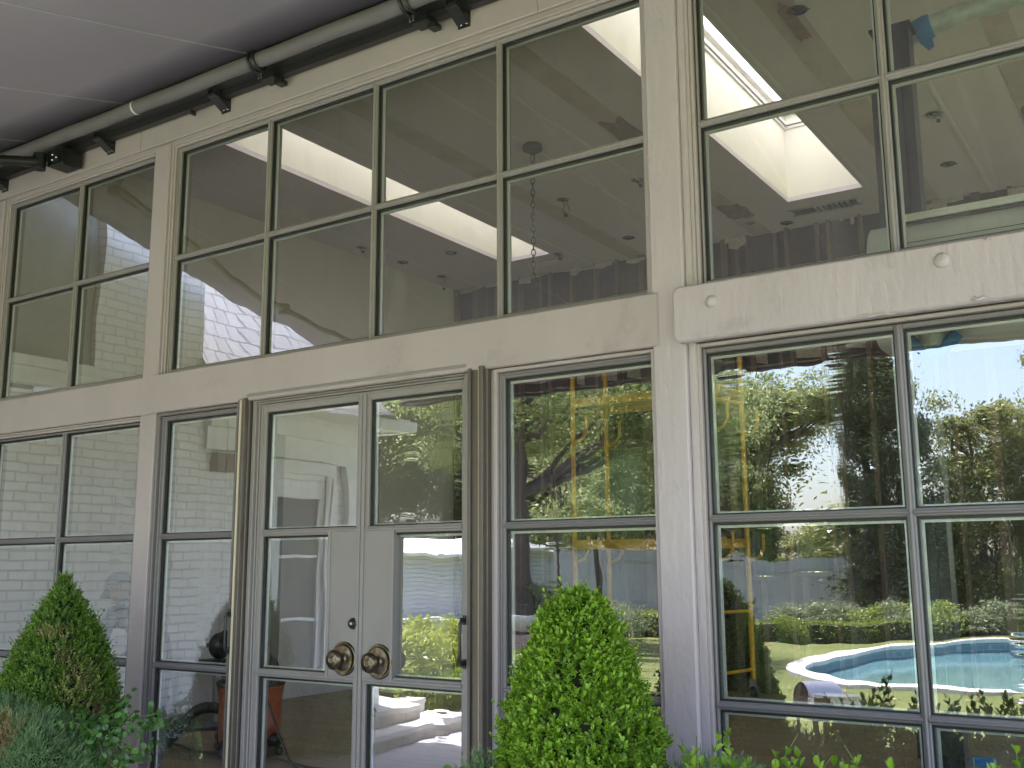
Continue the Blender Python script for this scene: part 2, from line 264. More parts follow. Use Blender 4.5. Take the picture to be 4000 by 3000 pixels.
# ------------------------------------------------------------------ mesh helpers
class MB:
    def __init__(s): s.v = []; s.f = []; s.mi = []; s.sm = []
    def add(s, vs, fs, mi=0, smooth=False):
        o = len(s.v); s.v += [tuple(p) for p in vs]
        for f in fs: s.f.append(tuple(o+i for i in f)); s.mi.append(mi); s.sm.append(smooth)
        return s
    def box(s, x0, x1, y0, y1, z0, z1, mi=0):
        return s.add([(x0, y0, z0), (x1, y0, z0), (x1, y1, z0), (x0, y1, z0), (x0, y0, z1), (x1, y0, z1), (x1, y1, z1), (x0, y1, z1)],
                     [(0, 3, 2, 1), (4, 5, 6, 7), (0, 1, 5, 4), (1, 2, 6, 5), (2, 3, 7, 6), (3, 0, 4, 7)], mi)
    def cbox(s, x0, x1, y0, y1, z0, z1, c=0.004, mi=0):
        """box whose front (low-y) edges are chamfered"""
        vs = [(x0, y1, z0), (x1, y1, z0), (x1, y1, z1), (x0, y1, z1), (x0, y0+c, z0), (x1, y0+c, z0), (x1, y0+c, z1), (x0, y0+c, z1),
              (x0+c, y0, z0+c), (x1-c, y0, z0+c), (x1-c, y0, z1-c), (x0+c, y0, z1-c)]
        fs = [(0, 3, 2, 1), (8, 9, 10, 11), (4, 5, 9, 8), (5, 6, 10, 9), (6, 7, 11, 10), (7, 4, 8, 11), (0, 1, 5, 4), (1, 2, 6, 5), (2, 3, 7, 6), (3, 0, 4, 7)]
        return s.add(vs, fs, mi)
    def tube(s, pts, r, n=10, mi=0, cap=True, closed=False):
        pts = [Vector(p) for p in pts]; k = len(pts); rs = r if isinstance(r, (list, tuple)) else [r]*k
        vs = []; pr = None
        for i, p in enumerate(pts):
            if closed: d = (pts[(i+1) % k]-pts[i-1])
            else: d = (pts[min(i+1, k-1)]-pts[max(i-1, 0)])
            d = d.normalized() if d.length > 1e-9 else Vector((0, 0, 1))
            if pr is None: a = d.orthogonal().normalized()
            else: a = (pr - d*pr.dot(d)); a = a.normalized() if a.length > 1e-6 else d.orthogonal().normalized()
            pr = a; b = d.cross(a)
            for j in range(n):
                t = 2*math.pi*j/n; vs.append(p + (a*math.cos(t)+b*math.sin(t))*rs[i])
        fs = []
        for i in range(k if closed else k-1):
            i2 = (i+1) % k
            for j in range(n): fs.append((i*n+j, i*n+(j+1) % n, i2*n+(j+1) % n, i2*n+j))
        s.add(vs, fs, mi, True)
        if cap and not closed: s.add([vs[j] for j in range(n)], [tuple(reversed(range(n)))], mi); s.add([vs[(k-1)*n+j] for j in range(n)], [tuple(range(n))], mi)
        return s
    def lathe(s, prof, c, axis='z', n=32, mi=0, smooth=True):
        """prof: (radius, height) pairs"""
        vs = []
        for r, h in prof:
            for j in range(n):
                t = 2*math.pi*j/n; a, b = r*math.cos(t), r*math.sin(t)
                if axis == 'z': vs.append((c[0]+a, c[1]+b, c[2]+h))
                elif axis == '-y': vs.append((c[0]+a, c[1]-h, c[2]+b))
                else: vs.append((c[0]+h, c[1]+a, c[2]+b))
        fs = [(i*n+j, i*n+(j+1) % n, (i+1)*n+(j+1) % n, (i+1)*n+j) for i in range(len(prof)-1) for j in range(n)]
        if axis == '-y': fs = [tuple(reversed(f)) for f in fs] if False else fs
        return s.add(vs, fs, mi, smooth)
    def poly(s, pts, mi=0): return s.add(pts, [tuple(range(len(pts)))], mi)
    def prism(s, pts, z0, z1, mi=0, mside=None):
        n = len(pts); vs = [(x, y, z0) for x, y in pts]+[(x, y, z1) for x, y in pts]
        s.add(vs, [tuple(range(n, 2*n)), tuple(reversed(range(n)))], mi)
        return s.add(vs, [(i, (i+1) % n, n+(i+1) % n, n+i) for i in range(n)], mi if mside is None else mside)
    def build(s, name, mats, parent=None):
        me = bpy.data.meshes.new(name); me.from_pydata(s.v, [], s.f)
        for m in (mats if isinstance(mats, (list, tuple)) else [mats]): me.materials.append(m)
        me.polygons.foreach_set('material_index', s.mi); me.polygons.foreach_set('use_smooth', s.sm); me.update()
        o = bpy.data.objects.new(name, me); COL.objects.link(o)
        if parent is not None: o.parent = parent
        return o
def tag(o, label=None, cat=None, group=None, kind=None):
    if label: o['label'] = label
    if cat: o['category'] = cat
    if group: o['group'] = group
    if kind: o['kind'] = kind
    return o
def empty(name, label, cat, group=None, loc=(0, 0, 0), rz=0.0):
    o = bpy.data.objects.new(name, None); COL.objects.link(o); o.location = loc; o.rotation_euler = (0, 0, rz); o.empty_display_size = 0.1
    return tag(o, label, cat, group)
def copy_tree(o, parent=None):
    c = o.copy(); COL.objects.link(c); c.parent = parent
    for ch in [x for x in CHILD.get(o.name, [])]: copy_tree(ch, c)
    return c
CHILD = {}
def kids(o): CHILD[o.name] = list(o.children); [kids(c) for c in o.children]

def leaves_mesh(name, P, D, Nn, L, W, mat, parent=None, simple=False, fold=0.25, mats=None, midx=None):
    """P base points, D leaf directions, Nn leaf normals (all n x 3), L length, W width arrays"""
    n = len(P); D = D/np.maximum(np.linalg.norm(D, axis=1, keepdims=True), 1e-6)
    S = np.cross(D, Nn); S = S/np.maximum(np.linalg.norm(S, axis=1, keepdims=True), 1e-6); Nn = np.cross(S, D)
    L = np.broadcast_to(np.asarray(L, float), (n,))[:, None]; W = np.broadcast_to(np.asarray(W, float), (n,))[:, None]
    if simple:
        V = np.stack([P, P+D*L*0.5+S*W*0.5+Nn*W*fold, P+D*L, P+D*L*0.5-S*W*0.5+Nn*W*fold], 1); nv = 4
        F = np.array([[0, 1, 2, 3]])
    else:
        V = np.stack([P, P+D*L*0.38+S*W*0.48+Nn*W*fold, P+D*L*0.78+S*W*0.42+Nn*W*fold*0.8, P+D*L - Nn*L*0.05, P+D*L*0.78-S*W*0.42+Nn*W*fold*0.8, P+D*L*0.38-S*W*0.48+Nn*W*fold], 1); nv = 6
        F = np.array([[0, 1, 2, 3], [0, 3, 4, 5]])
    nf = len(F)
    idx = (np.arange(n)[:, None, None]*nv+F[None]).reshape(-1)
    me = bpy.data.meshes.new(name); me.vertices.add(n*nv); me.vertices.foreach_set('co', V.reshape(-1).astype(np.float32))
    me.loops.add(len(idx)); me.loops.foreach_set('vertex_index', idx.astype(np.int32))
    me.polygons.add(n*nf); me.polygons.foreach_set('loop_start', (np.arange(n*nf)*4).astype(np.int32)); me.polygons.foreach_set('loop_total', np.full(n*nf, 4, np.int32))
    for m in (mats or [mat]): me.materials.append(m)
    if midx is not None: me.polygons.foreach_set('material_index', np.repeat(midx, nf).astype(np.int32))
    me.update(); me.validate()
    o = bpy.data.objects.new(name, me); COL.objects.link(o)
    if parent is not None: o.parent = parent
    return o
def rnd(n): v = RNG.normal(size=(n, 3)); return v/np.linalg.norm(v, axis=1, keepdims=True)
def sprigs(base, dirn, nl, Ls, leafL, leafW, spread=0.9):
    """leaves set in pairs up short shoots; returns P, D, N, L, W"""
    n = len(base); dirn = dirn/np.linalg.norm(dirn, axis=1, keepdims=True)
    a = np.cross(dirn, rnd(n)); a /= np.linalg.norm(a, axis=1, keepdims=True); b = np.cross(dirn, a)
    P = []; D = []; NN = []; LL = []
    for k in range(nl):
        f = (k//2+0.5)/((nl+1)//2); ang = (k//2)*1.57+(k % 2)*math.pi+RNG.normal(0, 0.25, n)
        rad_ = a*np.cos(ang)[:, None]+b*np.sin(ang)[:, None]
        P.append(base+dirn*(Ls*f)[:, None]); d = rad_*spread*(1.15-0.7*f)+dirn*(0.55+0.5*f); D.append(d)
        NN.append(dirn*1.0-rad_*0.4+RNG.normal(0, 0.18, (n, 3))); LL.append(leafL*(1.05-0.3*f)*RNG.uniform(0.75, 1.2, n))
    P = np.concatenate(P); D = np.concatenate(D); NN = np.concatenate(NN); LL = np.concatenate(LL)
    return P, D, NN, LL, LL*float(np.mean(leafW/leafL))

# ================================================================== THE HOUSE
house = empty('house', 'beige painted house front with gridded glass windows and double doors between posts', 'house', loc=(-3.7, 0, 0))
house.location = (0, 0, 0)
def part(mb, name, mat, parent, label=None):
    o = mb.build(name, mat, parent); tag(o, label); return o
# posts
for x0, x1, y in ((-7.66, -7.40, -0.05), (-5.62, -5.47, -0.045), (1.62, 1.80, -0.045)):
    b = MB().cbox(x0, x1, y, 0.12, -0.32, 2.42, 0.006); b.cbox(x0, x1, y, 0.12, 2.42, 4.235, 0.006)
    part(b, 'post', M['paint'], house)
b = MB().cbox(-2.0, -1.84, -0.045, 0.12, -0.32, 4.235, 0.008); b.cbox(-1.84, -1.80, -0.02, 0.12, -0.32, 4.235, 0.004)
part(b, 'post', M['paint_rough'], house, 'thickly painted post with runs in the paint')
# beams between the posts
part(MB().cbox(-7.40, -5.622, -0.035, 0.12, 2.425, 2.672, 0.005), 'beam', M['paint'], house)
part(MB().cbox(-5.512, -1.965, -0.055, 0.12, 2.425, 2.672, 0.006), 'beam', M['paint'], house)
# bolted board over the beam of the right bay, rounded corners
b = MB(); pr = []
x0, x1, z0, z1, r = -1.875, 2.2, 2.418, 2.668, 0.03
for cx, cz, a0 in ((x0+r, z1-r, 90), (x0+r, z0+r, 180)):
    for k in range(6): a = rad(a0+18*k); pr.append((cx+r*math.cos(a), cz+r*math.sin(a)))
pr += [(x1, z0), (x1, z1)]
n = len(pr); yb, yf, c = -0.045, -0.095, 0.008
cxm = sum(p[0] for p in pr)/n; czm = (z0+z1)/2
inn = [(px+(c if px < 0 else -c), pz+(c if pz < czm else -c)) for px, pz in pr]
vs = [(px, yb, pz) for px, pz in pr]+[(px, yf+c, pz) for px, pz in pr]+[(px, yf, pz) for px, pz in inn]
fs = [tuple(range(2*n, 3*n))]+[(i, (i+1) % n, n+(i+1) % n, n+i) for i in range(n)]+[(n+i, n+(i+1) % n, 2*n+(i+1) % n, 2*n+i) for i in range(n)]
b.add(vs, fs); b.box(-1.80, 2.2, -0.044, 0.12, 2.43, 2.66)
beam3 = part(b, 'beam', M['paint_rough'], house, 'thick bolted-on beam board with round caps')
for cx, cz, rr_ in ((-1.69, 2.578, 0.027), (-0.745, 2.60, 0.030), (0.35, 2.59, 0.028)):
    part(MB().lathe([(rr_*1.02, 0), (rr_, 0.006), (rr_*0.8, 0.013), (rr_*0.45, 0.018), (0.001, 0.019)], (cx, -0.0945, cz), '-y', 20), 'bolt_cap', M['paint_rough'], beam3)
# drips of paint and torn filler along the board's lower edge
for x, zz, rr_, l in ((-0.36, 2.425, 0.012, 0.10), (-0.62, 2.43, 0.008, 0.07), (-0.58, 2.655, 0.006, 0.03), (-1.0, 2.422, 0.006, 0.16)):
    pts = [(x+l*(k/6-0.5), -0.097-0.004*math.sin(k), zz+0.006*math.sin(k*2.1)) for k in range(7)]
    part(MB().tube(pts, [rr_*(0.35+0.65*math.sin(math.pi*(k+0.5)/7)) for k in range(7)], 7), 'paint_lump', M['paint_rough'], beam3)
# header board and wall above the windows
b = MB().cbox(-7.7, 2.2, -0.03, 0.12, 4.262, 4.72, 0.004); b.cbox(-7.7, 2.2, -0.015, 0.12, 4.237, 4.26, 0.003); b.box(-7.7, 4.2, 0.0, 0.14, 4.96, 5.55); b.box(-7.7, 4.2, 0.0, 0.139, 4.721, 4.734)
part(b, 'header', M['paint'], house)
b = MB().box(-7.7, 4.4, -0.62, 0.139, 4.735, 4.76); b.box(-7.7, 4.4, -0.66, -0.621, 4.72, 4.95); b.box(-7.7, 4.4, -0.62, 0.139, 4.90, 4.95); part(b, 'eave', M['paint'], house)  # unseen overhang added to keep sunlight off the header
part(MB().box(1.8, 4.2, 0.0, 0.14, -0.3, 4.72), 'side_wall', M['paint'], house)

for x, z0, z1 in ((-5.80, 4.262, 4.43), (-2.6, 4.262, 4.50)):
    pts = [(x+0.0035*math.sin(k*2.3), -0.0302, z0+(z1-z0)*k/9) for k in range(10)]
    MB().tube(pts, 0.0011, 4).build('joint_crack', M['soil'], house)
for x0, x1, z in ((-5.50, -1.98, 2.4245), (-7.39, -5.63, 2.4245)):      # dirty caulk line under the beams
    MB().tube([(x0+(x1-x0)*k/40, -0.030, z-0.0025+0.0012*math.sin(k*1.9)) for k in range(41)], 0.0028, 5).build('caulk_line', M['rust'], house)
def ring(b, x0, x1, z0, z1, wd, yf, yb=0.10, bottom=True):
    c = 0.003
    b.cbox(x0, x0+wd, yf, yb, z0, z1, c); b.cbox(x1-wd, x1, yf, yb, z0, z1, c); b.cbox(x0+wd, x1-wd, yf, yb, z1-wd, z1, c)
    if bottom: b.cbox(x0+wd, x1-wd, yf, yb, z0, z0+wd, c)
def window(name, fx0, fx1, fz0, fz1, panes_x, panes_z, mat, casing=None, parent=house, skip=(), y=0.0, back=0.09, extra=None, label=None):
    """panes_x / panes_z: glass spans; the bars fill what is between. One frame mesh; glass, gasket and spacer are its children"""
    b = MB(); edges = [fx0]+[v for p in panes_x for v in p]+[fx1]
    for i in range(0, len(edges), 2):
        b.cbox(edges[i], edges[i+1], y, back, fz0, fz1, 0.004)
        wd = edges[i+1]-edges[i]
        if 0 < i < len(edges)-2: b.cbox(edges[i]+wd*0.28, edges[i+1]-wd*0.28, y-0.011, y+0.001, fz0+0.004, fz1-0.004, 0.005)
    ez = [fz0]+[v for p in panes_z for v in p]+[fz1]
    for px0, px1 in panes_x:
        for i in range(0, len(ez), 2):
            b.cbox(px0, px1, y+0.0005, back-0.001, ez[i], ez[i+1], 0.004)
            wd = ez[i+1]-ez[i]
            if 0 < i < len(ez)-2: b.cbox(px0-wd*0.25, px1+wd*0.25, y-0.010, y+0.001, ez[i]+wd*0.28, ez[i+1]-wd*0.28, 0.005)
    # raised outer bead of the frame
    if fx1-fx0 > 0.5:
        e0 = panes_x[0][0]-fx0; 
        if e0 > 0.02: ring(b, fx0+0.001, fx1-0.001, fz0+0.001, fz1-0.001, 0.012, y-0.007, y+0.002)
    if extra: extra(b)
    fr = b.build(name, mat, parent); tag(fr, label)
    g = MB(); gk = MB(); sp = MB()
    for i, (a, c) in enumerate(panes_x):
        for j, (d, e) in enumerate(panes_z):
            if (i, j) in skip: continue
            aa, cc = a, c
            gy = y+0.030
            tx, tz = random.uniform(-.0018, .0018), random.uniform(-.0018, .0018)      # every pane sits a touch differently
            g.add([(aa, gy-tx-tz, d), (cc, gy+tx-tz, d), (cc, gy+tx+tz, e), (aa, gy-tx+tz, e)], [(0, 1, 2, 3)], 0)
            g.add([(aa, gy+0.006, d), (cc, gy+0.006, d), (cc, gy+0.006, e), (aa, gy+0.006, e)], [(3, 2, 1, 0)], 1)
            for (x0, x1, z0, z1) in ((aa, aa+0.008, d, e), (cc-0.008, cc, d, e), (aa+0.008, cc-0.008, d, d+0.006), (aa+0.008, cc-0.008, e-0.011, e)):
                gk.box(x0, x1, gy-0.014, gy-0.003, z0, z1)
            for (x0, x1, z0, z1) in ((aa+0.010, aa+0.020, d+0.007, e-0.012), (cc-0.020, cc-0.010, d+0.007, e-0.012), (aa+0.020, cc-0.020, d+0.007, d+0.014), (aa+0.020, cc-0.020, e-0.023, e-0.012)):
                sp.box(x0, x1, gy+0.008, gy+0.020, z0, z1)
    g.build('glass', [M['glass'], M['glassback']], fr); gk.build('gasket', M['gasket'], fr); sp.build('spacer', M['silver'], fr)
    return fr
def casing(x0, x1, z0, z1, bottom=True):
    b = MB(); ring(b, x0, x1, z0, z1, 0.016, -0.026, 0.1, bottom); ring(b, x0+0.0162, x1-0.0162, z0+(0.0162 if bottom else 0), z1-0.0162, 0.016, -0.016, 0.1, bottom)
    b.build('casing', M['paint'], house)
UZ = [(2.702, 3.430), (3.463, 4.176)]; LZ = [(0.10, 0.866), (0.900, 1.636), (1.668, 2.376)]
casing(-7.40, -5.622, 2.672, 4.235, False); casing(-7.40, -5.622, -0.05, 2.425, False)
casing(-5.47, -2.0, 2.672, 4.235, False); casing(-1.80, 1.62, 2.672, 4.235, False)
def split(a, b, cs, h=0.0165):
    xs = [a]+[v for c in cs for v in (c-h, c+h)]+[b]; return [(xs[i], xs[i+1]) for i in range(0, len(xs), 2)]
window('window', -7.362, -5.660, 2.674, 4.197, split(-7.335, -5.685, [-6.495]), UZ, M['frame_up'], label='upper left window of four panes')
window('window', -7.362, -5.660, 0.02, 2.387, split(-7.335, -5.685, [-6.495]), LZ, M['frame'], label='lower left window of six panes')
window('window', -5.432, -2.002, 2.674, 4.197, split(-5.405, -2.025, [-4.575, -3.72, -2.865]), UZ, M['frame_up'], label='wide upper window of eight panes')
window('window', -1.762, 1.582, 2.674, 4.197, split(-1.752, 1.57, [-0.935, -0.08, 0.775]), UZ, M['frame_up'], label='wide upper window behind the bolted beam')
# sidelights, with their own casing
b = MB(); ring(b, -5.47, -4.72, -0.05, 2.425, 0.020, -0.028, 0.1, False); b.cbox(-4.72, -4.60, -0.012, 0.1, -0.05, 2.45, 0.004); b.build('casing', M['frame'], house)
window('window', -5.448, -4.722, 0.02, 2.403, [(-5.415, -4.745)], LZ, M['frame'], label='narrow sidelight left of the doors')
b = MB(); ring(b, -2.885, -2.0, -0.05, 2.425, 0.020, -0.028, 0.1, False); b.cbox(-3.03, -2.886, -0.014, 0.1, -0.05, 2.424, 0.004); b.build('casing', M['paint'], house)
window('window', -2.864, -2.002, 0.02, 2.403, [(-2.835, -2.030)], LZ, M['frame'], label='narrow sidelight right of the doors')
b = MB(); ring(b, -1.80, 1.62, -0.05, 2.418, 0.016, -0.020, 0.1, False); b.build('casing', M['paint'], house)
window('window', -1.781, 1.599, 0.02, 2.396, split(-1.768, 1.585, [-0.948, -0.09, 0.768]), LZ, M['frame'], label='lower right window of twelve panes')
# door frame, proud drip strip above
b = MB(); ring(b, -4.60, -3.032, -0.02, 2.444, 0.030, -0.03, 0.1, False); b.cbox(-4.62, -3.03, -0.062, -0.005, 2.446, 2.462, 0.004)
ring(b, -4.5695, -3.0625, -0.02, 2.4135, 0.012, -0.012, 0.1, False)
b.build('door_frame', M['doorpaint'], house)
def leaf(x0, x1, gx, pan, label):
    """one door leaf: narrow stiles, glass rows, a wide lock plate in the middle row"""
    def ex(b):
        b.cbox(pan[0], pan[1], -0.002, 0.06, 0.872, 1.668, 0.003)                       # lock box
        px = pan[0] if pan[0] > x0+0.1 else pan[1]
        b.cbox(px-0.010, px+0.010, -0.010, 0.058, 0.880, 1.650, 0.004)
        s = x1 if pan[0] > x0+0.1 else x0
        b.cbox(s-0.022 if pan[0] > x0+0.1 else s, s if pan[0] > x0+0.1 else s+0.022, -0.012, 0.003, 0.02, 2.396, 0.004)
    rows = [(0.10, 0.862), (0.903, 1.634), (1.670, 2.352)]
    d = window('door', x0, x1, 0.0, 2.40, [gx], [rows[0], rows[1], (1.672, 2.352)], M['doorpaint'], extra=ex, label=label, y=0.003)
    return d
dl = leaf(-4.556, -3.762, (-4.515, -3.805), (-3.985, -3.764), 'left door leaf with deadbolt and knob')
dr = leaf(-3.758, -3.0755, (-3.715, -3.100), (-3.756, -3.540), 'right door leaf with knob')
for d, kx, kz in ((dl, -3.862, 0.983), (dr, -3.618, 0.978)):
    y0 = -0.001
    p = [(0.088, 0), (0.088, 0.006), (0.083, 0.012), (0.076, 0.011), (0.073, 0.006), (0.060, 0.010), (0.036, 0.018), (0.020, 0.024), (0.020, 0.026)]
    MB().lathe(p, (kx, y0, kz), '-y', 48).build('rosette', M['knob'], d)
    k = MB().lathe([(0.017, 0.022), (0.017, 0.052), (0.034, 0.058), (0.049, 0.068), (0.052, 0.078), (0.050, 0.086), (0.044, 0.089), (0.043, 0.092), (0.030, 0.098), (0.022, 0.099), (0.019, 0.103), (0.013, 0.1035), (0.011, 0.100), (0.006, 0.1035), (0.001, 0.105)], (kx, y0, kz), '-y', 48)
    k.build('knob', M['knob'], d)
k = MB().lathe([(0.030, 0), (0.030, 0.006), (0.027, 0.014), (0.020, 0.020), (0.020, 0.024), (0.001, 0.024)], (-3.800, -0.001, 1.165), '-y', 32).build('deadbolt', M['darkmetal'], dl)
MB().lathe([(0.0085, 0.024), (0.0085, 0.0265), (0.001, 0.0265)], (-3.800, -0.001, 1.165), '-y', 20).build('key_face', M['brass'], k)
# retractable screens parked at both sides of the doors
def screen(x0, x1, cream, hx, label):
    b = MB().cbox(x0, x1, -0.050, -0.0005, 0.0, 2.435, 0.004)
    b.cbox(x0+0.012, x0+0.030, -0.066, -0.049, 0.0, 2.435, 0.003); b.cbox(x1-0.035, x1-0.010, -0.078, -0.049, 0.0, 2.438, 0.003)
    s = b.build('screen_casing', M['bronzeframe'], house); tag(s, label)
    MB().cbox(cream, cream+0.017, -0.071, -0.050, 0.0, 2.43, 0.003).build('screen_edge', M['cream'], s)
    MB().box(x1+0.0005 if hx > 0 else x0-0.008, x1+0.008 if hx > 0 else x0-0.0005, -0.03, 0.0, 0.0, 2.42).build('brush_seal', M['gasket'], s)
    h = MB(); zx = 1.10; xx = x0+0.022 if hx > 0 else x0-0.004
    h.tube([(xx, -0.066, zx+0.10), (xx, -0.086, zx+0.105), (xx, -0.098, zx+0.085), (xx, -0.100, zx), (xx, -0.098, zx-0.085), (xx, -0.086, zx-0.105), (xx, -0.066, zx-0.10)], [0.012, 0.010, 0.008, 0.007, 0.008, 0.010, 0.012], 10)
    h.box(xx-0.010, xx+0.010, -0.068, -0.06, zx+0.08, zx+0.125); h.box(xx-0.010, xx+0.010, -0.068, -0.06, zx-0.125, zx-0.08)
    h.build('pull_handle', M['darkmetal'], s)
screen(-4.700, -4.603, -4.668, 1, 'bronze screen casing with cream edge left of the doors')
screen(-3.028, -2.905, -2.948, -1, 'bronze screen casing with cream edge right of the doors')
# threshold
MB().box(-4.6, -3.03, -0.10, 0.10, -0.30, -0.022).build('threshold', M['stone'], house)
b = MB(); b.box(-7.7, -4.601, -0.02, 0.12, -0.32, -0.052); b.box(-3.029, 4.2, -0.02, 0.12, -0.32, -0.052); b.build('plinth', M['paint'], house)

# ------------------------------------------------------------------ inside: walls, ceiling, skylights (parts of the house)
CZ = 5.5; XL, XR, YB = -8.95, 4.0, 7.8
tag(MB().box(XL, XR, 0.121, YB, -0.3, 0.0).build('interior_floor', M['floor']), kind='structure')
H1 = (-7.55, -6.82, 0.9, 6.98); H2 = (-3.58, -2.75, 0.9, 6.84)
def slab(z0, z1, b, ya, yb2, xa, xb, g=0.0):
    G1 = (H1[0]-g, H1[1]+g, H1[2]-g, H1[3]+g); G2 = (H2[0]-g, H2[1]+g, H2[2]-g, H2[3]+g)
    xs = [xa, G1[0], G1[1], G2[0], G2[1], xb]
    for i in range(5):
        hole = i in (1, 3); h = G1 if i == 1 else G2
        if not hole: b.box(xs[i], xs[i+1], ya, yb2, z0, z1)
        else: b.box(xs[i], xs[i+1], ya, h[2], z0, z1); b.box(xs[i], xs[i+1], h[3], yb2, z0, z1)
b = MB(); slab(CZ, CZ+0.05, b, 0.141, YB, XL, XR, 0.0005); ceil = b.build('ceiling', M['ceil'], house)
b = MB(); slab(CZ+0.15, CZ+0.35, b, -0.35, YB+0.3, XL-0.3, XR+0.3, 0.04); b.build('roof', M['darkmetal'], house)
b = MB()
for x0, x1, mi in ((-4.33, -4.10, 0), (-2.36, -2.12, 0), (-6.05, -5.80, 0), (-1.05, -0.85, 0)): b.box(x0, x1, 0.15, YB, CZ-0.004, CZ-0.001)
b.build('joint_strip', M['tape'], ceil)
b = MB()
for x0 in (-8.5, -4.68, -5.15, -1.62, -2.7, -6.62): b.box(x0, x0+0.035, 0.15 if x0 != -2.7 else 0.9, YB, CZ-0.006, CZ-0.003)
for y0 in (2.1, 4.6): b.box(XL, -7.56, y0, y0+0.03, CZ-0.008, CZ-0.005); b.box(-6.80, -3.60, y0, y0+0.03, CZ-0.008, CZ-0.005); b.box(-2.74, XR, y0, y0+0.03, CZ-0.008, CZ-0.005)
b.build('joint_compound', M['tapelight'], ceil)
for cx, cy_, rx, ry in ((-4.20, 4.10, 0.13, 0.33), (-4.19, 5.55, 0.14, 0.25), (-4.18, 6.80, 0.14, 0.27), (-4.19, 7.28, 0.05, 0.06), (-2.22, 3.0, 0.05, 0.3), (-0.95, 5.9, 0.08, 0.3)):
    pts = []
    for k in range(22):
        a = 2*math.pi*k/22; q = 1+0.16*noise.noise(Vector((cx*3+math.cos(a)*2, cy_*3+math.sin(a)*2, 0)))*2
        pts.append((cx+max(-1, min(1, 1.3*math.cos(a)))*rx*q, cy_+max(-1, min(1, 1.3*math.sin(a)))*ry*q, CZ-0.010))
    MB().poly(list(reversed(pts))).build('bare_patch', M['brownpatch'], ceil)
for h in (H1, H2):
    T = 6.62; b = MB(); x0, x1, y0, y1 = h; e = 0.03
    b.box(x0-e, x0, y0-e, y1+e, CZ+0.051, T); b.box(x1, x1+e, y0-e, y1+e, CZ+0.051, T); b.box(x0, x1, y0-e, y0, CZ+0.051, T); b.box(x0, x1, y1, y1+e, CZ+0.051, T)
    s = b.build('skylight', M['ceilwhite'], house); tag(s, 'long white skylight shaft')
    b = MB()
    for zz, d in ((6.36, 0.022), (6.40, 0.040), (6.52, 0.05)):
        b.box(x0, x0+d, y0, y1, zz, zz+0.028); b.box(x1-d, x1, y0, y1, zz, zz+0.028); b.box(x0+d, x1-d, y1-d, y1, zz, zz+0.028); b.box(x0+d, x1-d, y0, y0+d, zz, zz+0.028)
    b.build('skylight_frame', M['trim'], s)
    MB().box(x0-0.1, x1+0.1, y0-0.1, y1+0.1, T+0.001, T+0.012).build('glazing', M['diff'], s)
# left plaster wall with a dark doorway, back stud wall with window openings, right wall
b = MB(); b.box(XL-0.15, XL, 0.121, 3.66, -0.3, CZ+0.14); b.box(XL-0.15, XL, 4.42, YB, -0.3, CZ+0.14); b.box(XL-0.15, XL, 3.66, 4.42, 3.0, CZ+0.14)
wl = b.build('plaster_wall', M['drywall'], house)
b = MB(); b.box(XL, XL+0.02, 4.42, 4.52, 0, 3.08); b.box(XL, XL+0.02, 3.56, 3.66, 0, 3.08); b.box(XL, XL+0.02, 3.66, 4.42, 3.0, 3.08); b.box(XL, XL+0.03, 4.52, YB, 0.0, 0.16); b.box(XL, XL+0.03, 0.13, 3.56, 0.0, 0.16)
b.box(XL, XL+0.015, 0.13, 3.56, 2.30, 2.36)
b.build('wall_trim', M['drywall'], wl)
b = MB(); b.box(XL-1.6, XL-1.5, 3.0, 5.2, -0.3, 3.2); b.box(XL-1.5, XL-0.151, 2.9, 3.0, -0.3, 3.2); b.box(XL-1.5, XL-0.151, 5.2, 5.3, -0.3, 3.2); b.box(XL-1.6, XL-0.151, 2.9, 5.3, 3.2, 3.3); b.box(XL-1.6, XL-0.151, 2.9, 5.3, -0.4, -0.3)
b.build('hallway', M['steel'], wl)  # hall surfaces coloured dark in place of its shade
b = MB(); b.box(XR, XR+0.15, 0.141, 1.0, -0.3, CZ+0.14); b.box(XR, XR+0.15, 7.0, YB, -0.3, CZ+0.14); b.box(XR, XR+0.15, 1.0, 7.0, -0.3, 0.3); b.box(XR, XR+0.15, 1.0, 7.0, 4.6, CZ+0.14); b.box(XR, XR+0.15, 3.9, 4.1, 0.3, 4.6)
part(b, 'plaster_wall', M['drywall'], house)  # unseen wall, opened wide to let more daylight into the room
OP = [(-6.92, -5.95, 2.06, 2.98), (-4.55, -4.30, 1.33, 1.90), (-4.02, -3.66, 1.38, 1.92), (-1.2, 0.4, 1.2, 2.3)]
xs = sorted({XL, XR} | {v for o in OP for v in o[:2]})
b = MB()
for i in range(len(xs)-1):
    xm = (xs[i]+xs[i+1])/2; z = -0.3
    for o in [o for o in OP if o[0] < xm < o[1]]: b.box(xs[i], xs[i+1], YB, YB+0.2, z, o[2]); z = o[3]
    b.box(xs[i], xs[i+1], YB, YB+0.2, z, CZ+0.14)
sw = b.build('stud_wall', M['sheath'], house); tag(sw, 'stripped back wall of brown studs')
x = XL+0.03; i = 0
while x < XR-0.1:
    wd = random.choice((0.04, 0.04, 0.045, 0.09)); hit = [o for o in OP if o[0]-wd < x < o[1]]
    y0 = YB-0.095
    if hit:
        MB().box(x, x+wd, y0, YB-0.001, hit[0][3]+0.1, CZ-0.001).build('stud', M['stud'], sw); MB().box(x, x+wd, y0, YB-0.001, 0.0, hit[0][2]-0.05).build('stud', M['stud'], sw)
    else: MB().box(x, x+wd, y0, YB-0.001, 0.0, CZ-0.001).build('stud', M['stud'], sw)
    x += wd+random.choice((0.10, 0.28, 0.31, 0.31, 0.33, 0.2)); i += 1
